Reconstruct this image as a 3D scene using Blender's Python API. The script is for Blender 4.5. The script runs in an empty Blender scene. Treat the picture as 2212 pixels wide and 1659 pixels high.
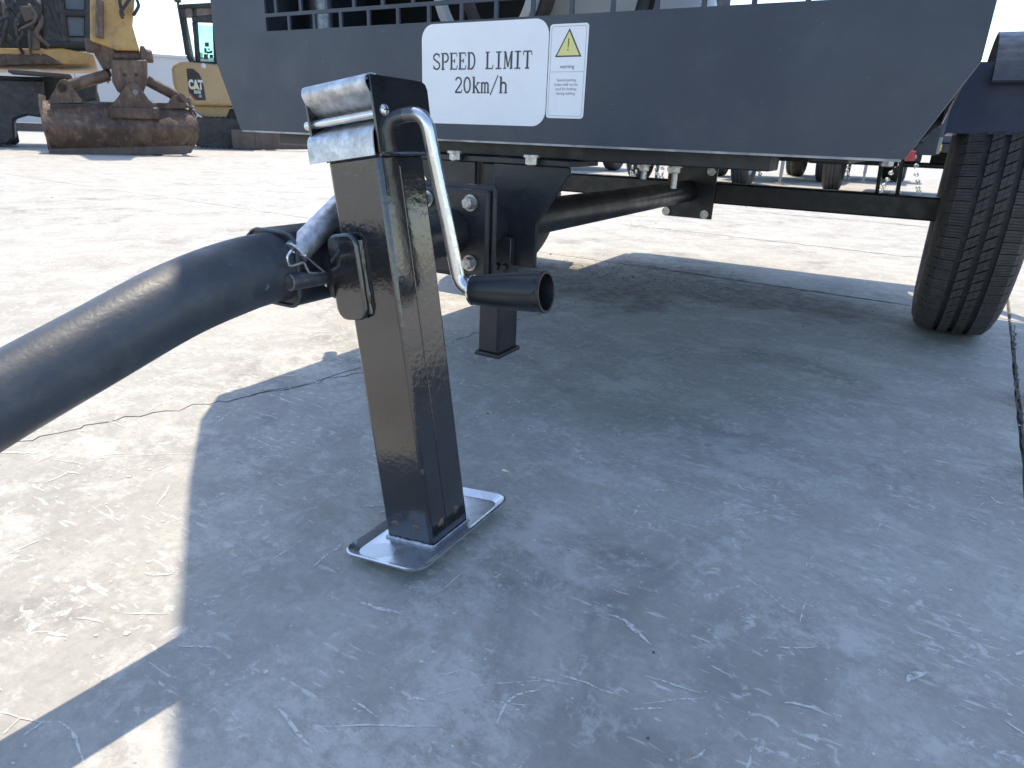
import bpy, bmesh, math, random
from mathutils import Vector, Matrix
R = math.radians
random.seed(7)
scene = bpy.context.scene
col = scene.collection

# ------------------------------------------------------------------ camera, world, sun, exposure
YAW = R(29.8)                       # the trailer (and the slab grid) stands turned against the view
P0 = Vector((0.541, 2.092, 0.0))    # ground point below the middle of the trailer's axle
TM = Matrix.Translation(P0) @ Matrix.Rotation(-YAW, 4, 'Z')

cd = bpy.data.cameras.new('camera'); cam = bpy.data.objects.new('camera', cd); col.objects.link(cam)
scene.camera = cam
pitch, roll = R(20.556), math.atan(0.0382)
fwd = Vector((0, math.cos(pitch), -math.sin(pitch)))
up0 = Vector((0, math.sin(pitch), math.cos(pitch)))
rt = Vector((math.cos(roll), 0, 0)) + up0 * math.sin(roll)
up = rt.cross(fwd)
cam.matrix_world = Matrix(((rt.x, up.x, -fwd.x, 0), (rt.y, up.y, -fwd.y, 0), (rt.z, up.z, -fwd.z, 0.46), (0, 0, 0, 1)))
cd.sensor_width = 36; cd.lens = 36 * 1438.8 / 2212
cd.clip_start = 0.01; cd.clip_end = 2000
cd.dof.use_dof = True; cd.dof.focus_distance = 0.85; cd.dof.aperture_fstop = 26

sun_l = Vector((-0.28, 0.346, 1.0)).normalized()         # towards the sun, in the trailer's frame
sun_w = (TM.to_3x3() @ sun_l).normalized()
el = math.asin(sun_w.z); az = math.atan2(sun_w.x, sun_w.y)
w = bpy.data.worlds.new('World'); scene.world = w; w.use_nodes = True
nt = w.node_tree
sky = nt.nodes.new('ShaderNodeTexSky'); sky.sky_type = 'NISHITA'; sky.sun_disc = False
sky.sun_elevation = el; sky.sun_rotation = az; sky.air_density = 1.0; sky.dust_density = 0.8
bg = nt.nodes['Background']; bg.inputs[1].default_value = 0.12
nt.links.new(sky.outputs[0], bg.inputs[0])
sd = bpy.data.lights.new('sun', 'SUN'); sd.energy = 2.05; sd.angle = R(0.53); sd.color = (1, 0.87, 0.68)
sun = bpy.data.objects.new('sun', sd); col.objects.link(sun)
sun.rotation_euler = sun_w.to_track_quat('Z', 'Y').to_euler(); sun.location = (0, 0, 30)
scene.view_settings.view_transform = 'Standard'; scene.view_settings.look = 'None'
scene.view_settings.exposure = 1.5; scene.view_settings.gamma = 1.0
scene.render.resolution_x = 1024; scene.render.resolution_y = 768

# ------------------------------------------------------------------ material helpers
class NT:
    def __init__(s, name):
        s.m = bpy.data.materials.new(name); s.m.use_nodes = True; s.t = s.m.node_tree
        s.b = s.t.nodes['Principled BSDF']; s._o = None
    def n(s, typ, **kw):
        k = s.t.nodes.new(typ)
        for a, v in kw.items(): setattr(k, a, v)
        return k
    def set(s, sock, v):
        if hasattr(v, 'is_output') or isinstance(v, bpy.types.NodeSocket): s.t.links.new(v, sock)
        else: sock.default_value = v
    def coord(s, obj=None):
        k = s.n('ShaderNodeTexCoord')
        if obj: k.object = obj
        return k.outputs['Object']
    def map(s, vec, scale=(1, 1, 1), rot=(0, 0, 0), loc=(0, 0, 0)):
        k = s.n('ShaderNodeMapping'); s.set(k.inputs[0], vec)
        k.inputs['Scale'].default_value = scale; k.inputs['Rotation'].default_value = rot; k.inputs['Location'].default_value = loc
        return k.outputs[0]
    def noise(s, vec, scale, detail=4, rough=0.55, dist=0.0):
        k = s.n('ShaderNodeTexNoise'); s.set(k.inputs['Vector'], vec); k.inputs['Scale'].default_value = scale
        k.inputs['Detail'].default_value = detail; k.inputs['Roughness'].default_value = rough; k.inputs['Distortion'].default_value = dist
        return k.outputs[0]
    def ramp(s, f, a, b, ca=0.0, cb=1.0):
        k = s.n('ShaderNodeMapRange'); k.interpolation_type = 'SMOOTHSTEP'; s.set(k.inputs[0], f)
        for i, v in enumerate((a, b, ca, cb)): k.inputs[1 + i].default_value = v
        return k.outputs[0]
    def math(s, op, a, b=0.0):
        k = s.n('ShaderNodeMath', operation=op); s.set(k.inputs[0], a); s.set(k.inputs[1], b); return k.outputs[0]
    def mix(s, f, a, b):
        k = s.n('ShaderNodeMix', data_type='RGBA'); s.set(k.inputs[0], f)
        s.set(k.inputs[6], a if not isinstance(a, tuple) else a + (1,)); s.set(k.inputs[7], b if not isinstance(b, tuple) else b + (1,))
        return k.outputs[2]
    def bump(s, h, strength, dist=0.01):
        k = s.n('ShaderNodeBump'); k.inputs['Strength'].default_value = strength; k.inputs['Distance'].default_value = dist
        s.set(k.inputs['Height'], h); s.set(s.b.inputs['Normal'], k.outputs[0])
    def out(s, color=None, rough=None, metal=None, spec=None):
        for key, v in (('Base Color', color), ('Roughness', rough), ('Metallic', metal), ('Specular IOR Level', spec)):
            if v is not None: s.set(s.b.inputs[key], v + (1,) if isinstance(v, tuple) else v)
        return s.m

def paint(name, c1, c2, scale=6, rough=0.4, rv=0.1, bump_s=0.15, bump_scale=300, metal=0.0, dist=0.001, coat=0.0, dust=0.0, dustc=(0.3, 0.27, 0.22), spec=0.5, streak=0.0, streakc=(0.05, 0.03, 0.02), wave=0.0, chips=0.0, chipc=(0.25, 0.25, 0.25)):
    k = NT(name); v = k.coord()
    f = k.noise(v, scale, 5); c = k.mix(k.ramp(f, 0.35, 0.68), c1, c2)
    if dust:
        d = k.math('MULTIPLY', k.ramp(k.noise(v, scale * 4.3, 6, 0.65), 0.45, 0.75), dust); c = k.mix(d, c, dustc)
    if streak:
        d = k.math('MULTIPLY', k.ramp(k.noise(k.map(v, (7, 7, 0.8), (0, 0.25, 0)), 2.0, 5, 0.7, 0.3), 0.46, 0.62), streak); c = k.mix(d, c, streakc)
    if chips:
        d = k.math('MULTIPLY', k.ramp(k.noise(v, 60, 6, 0.75), 0.66, 0.70), chips); c = k.mix(d, c, chipc)
    r = k.ramp(k.noise(v, scale * 3, 3), 0.3, 0.7, rough - rv, rough + rv)
    if bump_s:
        hgt = k.noise(v, bump_scale, 2)
        if wave: hgt = k.math('ADD', hgt, k.math('MULTIPLY', k.noise(v, 3.5, 2), wave))
        k.bump(hgt, bump_s, dist)
    k.b.inputs['Specular IOR Level'].default_value = spec
    k.b.inputs['Coat Weight'].default_value = coat; k.b.inputs['Coat Roughness'].default_value = 0.06
    return k.out(c, r, metal)

M = {}
M['panel'] = paint('charcoal_powder_coat', (0.029, 0.037, 0.054), (0.037, 0.047, 0.066), 3, 0.42, 0.08, 0.35, 420, dust=0.35, dustc=(0.075, 0.082, 0.095), wave=12.0, chips=0.5, chipc=(0.11, 0.115, 0.12))
M['tow'] = paint('slate_satin_paint', (0.040, 0.048, 0.060), (0.052, 0.061, 0.075), 9, 0.46, 0.08, 0.3, 200, dust=0.5, dustc=(0.095, 0.10, 0.108), chips=0.7, chipc=(0.2, 0.21, 0.22), wave=6.0)
M['gloss'] = paint('black_gloss_enamel', (0.006, 0.0065, 0.008), (0.010, 0.010, 0.011), 8, 0.17, 0.05, 0.28, 110, dist=0.0016, coat=0.5, spec=1.0, dust=0.12, dustc=(0.05, 0.045, 0.04))
M['dark'] = paint('black_frame_paint', (0.012, 0.014, 0.018), (0.022, 0.024, 0.028), 10, 0.38, 0.08, 0.25, 160, dust=0.3, dustc=(0.06, 0.055, 0.05))
M['fender'] = paint('blue_black_fender_paint', (0.006, 0.017, 0.056), (0.008, 0.021, 0.066), 5, 0.45, 0.05, 0.1, 300, dust=0.12, dustc=(0.08, 0.08, 0.09))
M['plastic'] = paint('black_plastic', (0.010, 0.011, 0.015), (0.014, 0.015, 0.019), 12, 0.33, 0.06, 0.12, 500)
M['inner'] = paint('dark_interior', (0.010, 0.012, 0.016), (0.016, 0.018, 0.022), 4, 0.7, 0.1, 0)
M['rubber'] = paint('tyre_rubber', (0.048, 0.045, 0.044), (0.068, 0.062, 0.058), 20, 0.75, 0.08, 0.3, 400, dust=0.5, dustc=(0.12, 0.105, 0.09))
M['weld'] = paint('bare_weld', (0.16, 0.11, 0.075), (0.10, 0.075, 0.06), 90, 0.5, 0.1, 0.5, 400, metal=0.4)
M['caulk'] = paint('pale_zinc_bead', (0.55, 0.57, 0.60), (0.4, 0.42, 0.45), 80, 0.5, 0.1, 0.6, 300)
M['bright'] = paint('pale_edge_grey', (0.45, 0.45, 0.44), (0.22, 0.22, 0.22), 30, 0.5, 0.1, 0.2, 200)
M['decal'] = paint('white_vinyl', (0.78, 0.79, 0.80), (0.82, 0.83, 0.84), 8, 0.4, 0.08, 0.05, 40, dust=0.12, dustc=(0.55, 0.55, 0.55))
M['ink'] = paint('grey_ink', (0.045, 0.045, 0.055), (0.06, 0.06, 0.07), 30, 0.5, 0.05, 0)
M['faint_ink'] = paint('faint_ink', (0.22, 0.22, 0.25), (0.28, 0.28, 0.31), 60, 0.5, 0.05, 0)
M['warn'] = paint('pale_yellow_ink', (0.72, 0.66, 0.22), (0.74, 0.68, 0.26), 20, 0.5, 0.05, 0)
M['white_p'] = paint('white_paint', (0.62, 0.62, 0.62), (0.72, 0.72, 0.71), 5, 0.4, 0.1, 0.1, 50)
M['red'] = paint('red_paint', (0.38, 0.02, 0.03), (0.30, 0.03, 0.03), 12, 0.45, 0.1, 0.1, 80, dust=0.2)
M['yellow_l'] = paint('yellow_label', (0.75, 0.55, 0.02), (0.8, 0.62, 0.05), 12, 0.45, 0.1, 0)
M['exc'] = paint('excavator_yellow', (0.46, 0.285, 0.09), (0.36, 0.215, 0.075), 2.2, 0.5, 0.12, 0.15, 30, dust=0.75, dustc=(0.20, 0.13, 0.075))
M['mini'] = paint('faded_digger_yellow', (0.44, 0.32, 0.165), (0.40, 0.285, 0.145), 1.6, 0.5, 0.1, 0.1, 30, dust=0.3, dustc=(0.30, 0.22, 0.13))
M['rust'] = paint('rusty_steel', (0.070, 0.040, 0.028), (0.125, 0.078, 0.052), 2.4, 0.6, 0.15, 0.5, 25, dist=0.01, dust=0.75, dustc=(0.21, 0.14, 0.09), streak=0.7, streakc=(0.045, 0.026, 0.02))
M['rust2'] = paint('dull_brown_steel', (0.10, 0.075, 0.065), (0.13, 0.10, 0.085), 2.0, 0.7, 0.1, 0.3, 25, dist=0.006, dust=0.3, dustc=(0.19, 0.14, 0.11), streak=0.35, streakc=(0.07, 0.05, 0.04))
M['mach'] = paint('black_machine_paint', (0.013, 0.015, 0.02), (0.028, 0.029, 0.032), 4, 0.5, 0.12, 0.2, 25, dust=0.5, dustc=(0.07, 0.058, 0.045))
M['track'] = paint('dusty_rubber_track', (0.05, 0.05, 0.048), (0.075, 0.073, 0.068), 6, 0.8, 0.1, 0.4, 40, dist=0.005, dust=0.5, dustc=(0.11, 0.10, 0.085))
M['wall'] = paint('pale_wall_render', (0.50, 0.50, 0.52), (0.56, 0.56, 0.575), 0.4, 0.85, 0.05, 0.1, 6)
M['chrome'] = paint('polished_rod', (0.6, 0.6, 0.6), (0.7, 0.7, 0.7), 5, 0.2, 0.05, 0, metal=1.0)
M['pale_tarp'] = paint('pale_blue_plastic', (0.46, 0.50, 0.56), (0.55, 0.58, 0.62), 4, 0.45, 0.1, 0.2, 12)

def galv(name, base, rough, spangle, dark=0.6):
    k = NT(name); v = k.coord()
    a = k.n('ShaderNodeTexVoronoi'); k.set(a.inputs['Vector'], v); a.inputs['Scale'].default_value = spangle
    f = k.math('MULTIPLY', k.ramp(k.noise(v, spangle * 0.45, 6, 0.7), 0.3, 0.75), 1.0)
    c = k.mix(f, tuple(x * dark for x in base), base)
    sep = k.n('ShaderNodeSeparateColor'); k.set(sep.inputs[0], a.outputs['Color'])
    r = k.math('ADD', k.ramp(sep.outputs[0], 0, 1, -0.06, 0.08), rough)
    k.bump(k.noise(v, spangle * 2, 3), 0.12, 0.0008)
    return k.out(c, r, 0.9)
M['galv'] = galv('galvanised_sheet', (0.72, 0.74, 0.77), 0.46, 190, 0.55)
M['zinc'] = galv('bright_zinc_rod', (0.80, 0.80, 0.78), 0.20, 120, 0.8)
M['bolt'] = galv('zinc_bolt', (0.66, 0.66, 0.64), 0.38, 300, 0.45)
M['plate'] = galv('zinc_foot_plate', (0.60, 0.63, 0.67), 0.26, 40, 0.93)
M['dullpin'] = galv('dull_steel_pin', (0.26, 0.26, 0.27), 0.5, 200, 0.5)

def glass(name, colr, rough=0.05, trans=0.0):
    k = NT(name); k.b.inputs['Transmission Weight'].default_value = trans; k.b.inputs['IOR'].default_value = 1.45
    return k.out(colr, rough)
M['cabglass'] = glass('dusty_cab_glass', (0.085, 0.11, 0.14), 0.35, 0.0)
def thin_glass(name, tint):
    k = NT(name); t = k.t
    tr = k.n('ShaderNodeBsdfTransparent'); tr.inputs[0].default_value = tint + (1,)
    gl = k.n('ShaderNodeBsdfGlossy'); gl.inputs['Roughness'].default_value = 0.03
    mx = k.n('ShaderNodeMixShader'); fr = k.n('ShaderNodeFresnel')
    t.links.new(fr.outputs[0], mx.inputs[0]); t.links.new(tr.outputs[0], mx.inputs[1]); t.links.new(gl.outputs[0], mx.inputs[2])
    t.links.new(mx.outputs[0], t.nodes['Material Output'].inputs[0])
    return k.m
M['greenglass'] = thin_glass('green_tinted_glass', (0.62, 0.93, 0.88))
M['clearglass'] = thin_glass('clear_glass', (0.93, 0.95, 0.96))

# ------------------------------------------------------------------ mesh helpers
class MB:
    def __init__(s): s.v = []; s.f = []
    def add(s, vs, fs):
        o = len(s.v); s.v += [tuple(p) for p in vs]; s.f += [tuple(i + o for i in f) for f in fs]; return s
    def box(s, x0, x1, y0, y1, z0, z1):
        return s.add([(x, y, z) for z in (z0, z1) for y in (y0, y1) for x in (x0, x1)],
                     [(0, 2, 3, 1), (4, 5, 7, 6), (0, 1, 5, 4), (2, 6, 7, 3), (0, 4, 6, 2), (1, 3, 7, 5)])
    def prism(s, poly, ext):
        n = len(poly); e = Vector(ext)
        vs = [Vector(p) for p in poly] + [Vector(p) + e for p in poly]
        return s.add(vs, [tuple(range(n))[::-1], tuple(range(n, 2 * n))] + [(i, (i + 1) % n, n + (i + 1) % n, n + i) for i in range(n)])
    def cyl(s, p0, p1, r0, r1=None, n=20, caps=True):
        r1 = r0 if r1 is None else r1; p0 = Vector(p0); p1 = Vector(p1); d = (p1 - p0).normalized()
        a = d.orthogonal().normalized(); b = d.cross(a)
        vs = [p + (a * math.cos(t) + b * math.sin(t)) * r for p, r in ((p0, r0), (p1, r1)) for t in (2 * math.pi * i / n for i in range(n))]
        fs = [(i, (i + 1) % n, n + (i + 1) % n, n + i) for i in range(n)]
        if caps: fs += [tuple(range(n))[::-1], tuple(range(n, 2 * n))]
        return s.add(vs, fs)
    def lathe(s, o, d, prof, n=32, closed=False, ref=None):
        o = Vector(o); d = Vector(d).normalized(); a = (Vector(ref) if ref else d.orthogonal()).normalized(); b = d.cross(a)
        vs = [o + d * h + (a * math.cos(t) + b * math.sin(t)) * r for h, r in prof for t in (2 * math.pi * i / n for i in range(n))]
        m = len(prof); fs = []
        for j in range(m if closed else m - 1):
            k = (j + 1) % m
            fs += [(j * n + i, j * n + (i + 1) % n, k * n + (i + 1) % n, k * n + i) for i in range(n)]
        if not closed: fs += [tuple(range(n))[::-1], tuple(range((m - 1) * n, m * n))]
        return s.add(vs, fs)
    def tube(s, path, r, n=14):
        P = [Vector(p) for p in path]; rs = r if isinstance(r, (list, tuple)) else [r] * len(P)
        t0 = (P[1] - P[0]).normalized(); a = t0.orthogonal().normalized(); vs = []
        for i, p in enumerate(P):
            t = ((P[min(i + 1, len(P) - 1)] - P[max(i - 1, 0)])).normalized()
            a = (a - t * a.dot(t)).normalized(); b = t.cross(a)
            vs += [p + (a * math.cos(2 * math.pi * k / n) + b * math.sin(2 * math.pi * k / n)) * rs[i] for k in range(n)]
        m = len(P)
        fs = [(j * n + i, j * n + (i + 1) % n, (j + 1) * n + (i + 1) % n, (j + 1) * n + i) for j in range(m - 1) for i in range(n)]
        fs += [tuple(range(n))[::-1], tuple(range((m - 1) * n, m * n))]
        return s.add(vs, fs)
    def hexbolt(s, p, d, r, h, washer=1.35, stud=0.0):
        p = Vector(p); d = Vector(d).normalized()
        if washer: s.cyl(p, p + d * h * 0.28, r * washer, n=24)
        s.cyl(p + d * h * 0.26, p + d * h, r, n=6)
        s.cyl(p + d * h * 0.98, p + d * h * 1.12, r * 0.8, r * 0.7, n=18)
        if stud: s.cyl(p + d * h, p + d * (h + stud), r * 0.55, n=12)
        return s
    def build(s, name, mat, parent=None, bevel=0.0, seg=2, ang=35, fixn=True):
        me = bpy.data.meshes.new(name); me.from_pydata(s.v, [], s.f)
        if fixn:
            bm = bmesh.new(); bm.from_mesh(me); bmesh.ops.recalc_face_normals(bm, faces=bm.faces); bm.to_mesh(me); bm.free()
        for p in me.polygons: p.use_smooth = True
        me.set_sharp_from_angle(angle=R(ang))
        me.materials.append(M[mat] if isinstance(mat, str) else mat)
        o = bpy.data.objects.new(name, me); col.objects.link(o)
        if parent: o.parent = parent
        if bevel:
            b = o.modifiers.new('bevel', 'BEVEL'); b.width = bevel; b.segments = seg; b.limit_method = 'ANGLE'; b.angle_limit = R(40); b.harden_normals = False
        return o

def smooth_path(pts, sub=6):
    P = [Vector(p) for p in pts]; out = []
    for i in range(len(P) - 1):
        p0, p1, p2, p3 = P[max(i - 1, 0)], P[i], P[i + 1], P[min(i + 2, len(P) - 1)]
        for k in range(sub):
            t = k / sub
            out.append(0.5 * ((2 * p1) + (p2 - p0) * t + (2 * p0 - 5 * p1 + 4 * p2 - p3) * t * t + (3 * p1 - p0 - 3 * p2 + p3) * t ** 3))
    return out + [P[-1]]

def fillet(pts, r, sub=8):
    P = [Vector(p) for p in pts]; out = [P[0]]
    for i in range(1, len(P) - 1):
        a = (P[i - 1] - P[i]).normalized(); b = (P[i + 1] - P[i]).normalized()
        A = P[i] + a * r; B = P[i] + b * r
        for k in range(sub + 1):
            t = k / sub; out.append(A * (1 - t) ** 2 + P[i] * 2 * t * (1 - t) + B * t * t)
    return out + [P[-1]]

def tag(o, label=None, cat=None, group=None, kind=None):
    for k, v in (('label', label), ('category', cat), ('group', group), ('kind', kind)):
        if v: o[k] = v
    return o
def empty(name, mw):
    o = bpy.data.objects.new(name, None); o.empty_display_size = 0.1; col.objects.link(o)
    o.matrix_world = mw; return o
def copy_tree(o, parent=None):
    c = o.copy(); col.objects.link(c); c.parent = parent
    for ch in list(o.children): copy_tree(ch, c)
    return c
def text_mesh(name, body, size, mat, parent, loc, rot, align='LEFT', offset=0.0, xs=1.0):
    cu = bpy.data.curves.new(name, 'FONT'); cu.body = body; cu.size = size; cu.align_x = align; cu.offset = offset
    cu.resolution_u = 3
    t = bpy.data.objects.new(name + '_tmp', cu); col.objects.link(t)
    bpy.context.view_layer.update()
    me = bpy.data.meshes.new_from_object(t.evaluated_get(bpy.context.evaluated_depsgraph_get()))
    bpy.data.objects.remove(t); bpy.data.curves.remove(cu)
    me.materials.clear(); me.materials.append(M[mat])
    o = bpy.data.objects.new(name, me); col.objects.link(o); o.parent = parent; o.location = loc; o.rotation_euler = rot; o.scale = (xs, 1, 1)
    return o

# ------------------------------------------------------------------ ground
ground = bpy.data.objects.new('ground', bpy.data.meshes.new('ground')); col.objects.link(ground)
ground.matrix_world = TM
g = NT('yard_concrete'); gv = g.coord(ground)
def scratch(rot, sx, sy, lo, hi, seed, mscale, mlo, mhi):
    v = g.map(gv, (sx, sy, 1), (0, 0, rot), (seed, seed * 1.7, 0))
    a = g.ramp(g.noise(v, 1.0, 3, 0.62, 0.25), lo, hi)
    mk = g.ramp(g.noise(g.map(gv, loc=(seed * 3.1, seed, 0)), mscale, 3, 0.6), mlo, mhi)
    return g.math('MULTIPLY', a, mk)
big = g.noise(gv, 0.9, 4, 0.6); mid = g.noise(gv, 6.5, 6, 0.68, 0.5); fine = g.noise(gv, 85, 4, 0.7)
base = g.mix(g.ramp(big, 0.32, 0.68), (0.315, 0.303, 0.272), (0.375, 0.360, 0.323))
base = g.mix(g.ramp(mid, 0.38, 0.66), base, (0.425, 0.41, 0.37))
base = g.mix(g.math('MULTIPLY', g.ramp(fine, 0.42, 0.66), 0.4), base, (0.265, 0.257, 0.235))
dk = g.ramp(g.noise(g.map(gv, loc=(4.2, 9.1, 0)), 3.0, 6, 0.72, 0.8), 0.50, 0.70)
base = g.mix(g.math('MULTIPLY', dk, 0.75), base, (0.205, 0.197, 0.18))
white = None
for args in ((0.5, 20, 130, 0.60, 0.67, 1.3, 6, 0.50, 0.62), (-0.62, 24, 120, 0.60, 0.67, 7.7, 5, 0.50, 0.62), (1.3, 20, 90, 0.61, 0.68, 3.9, 5.5, 0.50, 0.64)):
    sc = scratch(*args); white = sc if white is None else g.math('MAXIMUM', white, sc)
blot = g.math('MULTIPLY', g.ramp(g.noise(gv, 60, 5, 0.7, 0.6), 0.55, 0.62), g.ramp(g.noise(g.map(gv, loc=(2, 5, 0)), 8, 5, 0.65), 0.47, 0.60))
haze = g.math('MULTIPLY', g.ramp(g.noise(g.map(gv, (1, 1.4, 1), (0, 0, 0.7)), 4.2, 9, 0.82), 0.51, 0.62), 0.62)
haze2 = g.math('MULTIPLY', g.ramp(g.noise(g.map(gv, (1.3, 1, 1), (0, 0, 0.3), (3, 1, 0)), 11, 7, 0.8), 0.53, 0.63), 0.5)
white = g.math('MAXIMUM', g.math('MAXIMUM', white, g.math('MULTIPLY', blot, 0.9)), g.math('MAXIMUM', haze, haze2))
base = g.mix(g.math('MULTIPLY', white, 0.85), base, (0.60, 0.585, 0.545))
# damp sandy stain under the trailer, dirt along the slab joint
def blob(cx, cy, rx, ry, rot, wob):
    v = g.map(gv, loc=(-cx, -cy, 0)); v = g.map(v, (1 / rx, 1 / ry, 1), (0, 0, rot))
    L = g.n('ShaderNodeVectorMath', operation='LENGTH'); g.set(L.inputs[0], v)
    d = g.math('ADD', L.outputs['Value'], g.math('MULTIPLY', g.math('SUBTRACT', g.noise(gv, 5.0, 7, 0.68), 0.5), wob))
    return g.ramp(d, 1.25, 0.62)
st = g.math('MAXIMUM', blob(-0.2, 0.14, 0.36, 0.44, 0.2, 2.0), blob(0.12, 0.13, 0.46, 0.22, -0.1, 2.0))
st = g.math('MAXIMUM', st, g.math('MULTIPLY', blob(0.98, -0.75, 0.16, 0.5, 0.05, 2.0), 0.9))
stg = g.math('MULTIPLY', st, g.ramp(g.noise(gv, 26, 8, 0.75), 0.28, 0.62, 0.25, 1.0))
base = g.mix(g.math('MULTIPLY', stg, 0.92), base, g.mix(g.ramp(g.noise(gv, 9, 5), 0.4, 0.65), (0.075, 0.055, 0.030), (0.15, 0.112, 0.062)))
hh = g.math('ADD', g.math('MULTIPLY', fine, 0.5), g.math('ADD', g.math('MULTIPLY', mid, 0.6), g.math('MULTIPLY', g.noise(gv, 220, 4, 0.7), 0.35)))
g.bump(hh, 0.35, 0.004)
M['concrete'] = g.out(base, 0.72, 0.0, 0.45)
M['joint'] = paint('joint_dirt', (0.05, 0.047, 0.042), (0.10, 0.092, 0.08), 14, 0.9, 0.05, 0.5, 120, dist=0.004)
M['crack'] = paint('crack_dirt', (0.05, 0.046, 0.04), (0.11, 0.10, 0.085), 40, 0.9, 0.05, 0.3, 150)

gm = MB(); S = 600
gm.add([(-S, -S, -0.012), (S, -S, -0.012), (S, S, -0.012), (-S, S, -0.012)], [(0, 1, 2, 3)])
tmp = gm.build('tmp', 'concrete'); ground.data = tmp.data; bpy.data.objects.remove(tmp)
tag(ground, kind='structure')
# slabs: one mesh shared, laid in a grid turned a little against the trailer
SL = 4.6; GR = -0.066; gx, gy = 0.880, 0.305
jb = MB(); jb.add([(-0.02, -0.02, 0), (SL + 0.02, -0.02, 0), (SL + 0.02, SL + 0.02, 0), (-0.02, SL + 0.02, 0)], [(0, 1, 2, 3)])
sb = MB()
gap = 0.0026
def edge(n, a, b, wob):
    return [(a[0] + (b[0] - a[0]) * i / n + random.uniform(-wob, wob), a[1] + (b[1] - a[1]) * i / n + random.uniform(-wob, wob)) for i in range(n)]
q = SL - gap
loop = edge(60, (gap, gap), (q, gap), 0.0016) + edge(60, (q, gap), (q, q), 0.0016) + edge(60, (q, q), (gap, q), 0.0016) + edge(60, (gap, q), (gap, gap), 0.0016)
n = len(loop); cx = SL / 2
inn = [(x + (cx - x) * 0.0009, y + (cx - y) * 0.0009) for x, y in loop]
sb.add([(x, y, 0.0) for x, y in inn] + [(x, y, -0.003) for x, y in loop] + [(x, y, -0.0118) for x, y in loop],
       [tuple(range(n))] + [(i, (i + 1) % n, n + (i + 1) % n, n + i) for i in range(n)] + [(n + i, n + (i + 1) % n, 2 * n + (i + 1) % n, 2 * n + i) for i in range(n)])
slab0 = None
rotm = Matrix.Rotation(GR, 4, 'Z')
for i in range(-6, 6):
    for j in range(-2, 7):
        loc = Vector((gx, gy, 0)) + rotm @ Vector((i * SL, j * SL, 0))
        if slab0 is None:
            o = sb.build('concrete_slab', 'concrete', ground); slab0 = o
        else:
            o = slab0.copy(); col.objects.link(o); o.parent = ground
        o.location = loc; o.rotation_euler = (0, 0, GR)
def bed(px, py, lx, ly):
    m = MB(); m.add([(0, 0, 0), (lx, 0, 0), (lx, ly, 0), (0, ly, 0)], [(0, 1, 2, 3)])
    o = m.build('joint_filling', 'joint', ground); o.location = Vector((gx, gy, -0.0045)) + rotm @ Vector((px, py, 0)); o.rotation_euler = (0, 0, GR)
for i in range(-5, 6): bed(i * SL - 0.009, -2 * SL, 0.018, 9 * SL)
for j in range(-1, 7): bed(-6 * SL, j * SL - 0.009, 12 * SL, 0.018)
def ribbon(name, pts, wid, mat, seed, z=0.0006, jag=0.012, step=0.03, parent=ground):
    rr = random.Random(seed); P = []
    for a, b in zip(pts[:-1], pts[1:]):
        k = max(1, int(math.dist(a, b) / step))
        P += [(a[0] + (b[0] - a[0]) * i / k + rr.uniform(-jag, jag), a[1] + (b[1] - a[1]) * i / k + rr.uniform(-jag, jag)) for i in range(k)]
    P.append(pts[-1]); vs = []
    for i, p in enumerate(P):
        a = P[max(i - 1, 0)]; b = P[min(i + 1, len(P) - 1)]
        dx, dy = b[0] - a[0], b[1] - a[1]; l = math.hypot(dx, dy) or 1
        ww = wid * rr.uniform(0.25, 1.0) * (0.15 if i in (0, len(P) - 1) else 1)
        vs += [(p[0] - dy / l * ww, p[1] + dx / l * ww, z), (p[0] + dy / l * ww, p[1] - dx / l * ww, z)]
    m = MB(); m.add(vs, [(2 * i, 2 * i + 1, 2 * i + 3, 2 * i + 2) for i in range(len(P) - 1)])
    return m.build(name, mat, parent)
ribbon('crack', [(-1.1, -3.0), (-0.66, -2.1), (-0.521, -1.695), (-0.484, -1.544), (-0.422, -1.426), (-0.319, -1.143), (-0.29, -0.8), (-0.271, -0.588), (-0.229, -0.209), (-0.17, 0.15)], 0.0017, 'crack', 3, jag=0.009, step=0.018)
ribbon('crack', [(-0.40, -1.38), (-0.36, -1.24), (-0.33, -1.10)], 0.0012, 'crack', 4, jag=0.008)
ribbon('crack', [(-0.852, 1.57), (-0.4, 1.56), (-0.033, 1.531), (0.5, 1.48), (1.2, 1.5)], 0.006, 'crack', 5)
ribbon('crack', [(-1.6, 3.2), (-0.813, 3.16), (-0.183, 3.02), (0.657, 3.0), (1.6, 2.9)], 0.010, 'crack', 6)
ribbon('joint_dirt', [(-0.29, 0.415), (0.03, 0.365), (0.3, 0.345), (0.62, 0.325)], 0.011, 'joint', 9, z=0.0006, jag=0.004, step=0.02)
ribbon('joint_dirt', [(0.885, 0.25), (0.855, -0.1), (0.83, -0.45), (0.81, -0.8)], 0.0035, 'crack', 10, z=0.0006, jag=0.004, step=0.02)
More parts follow.
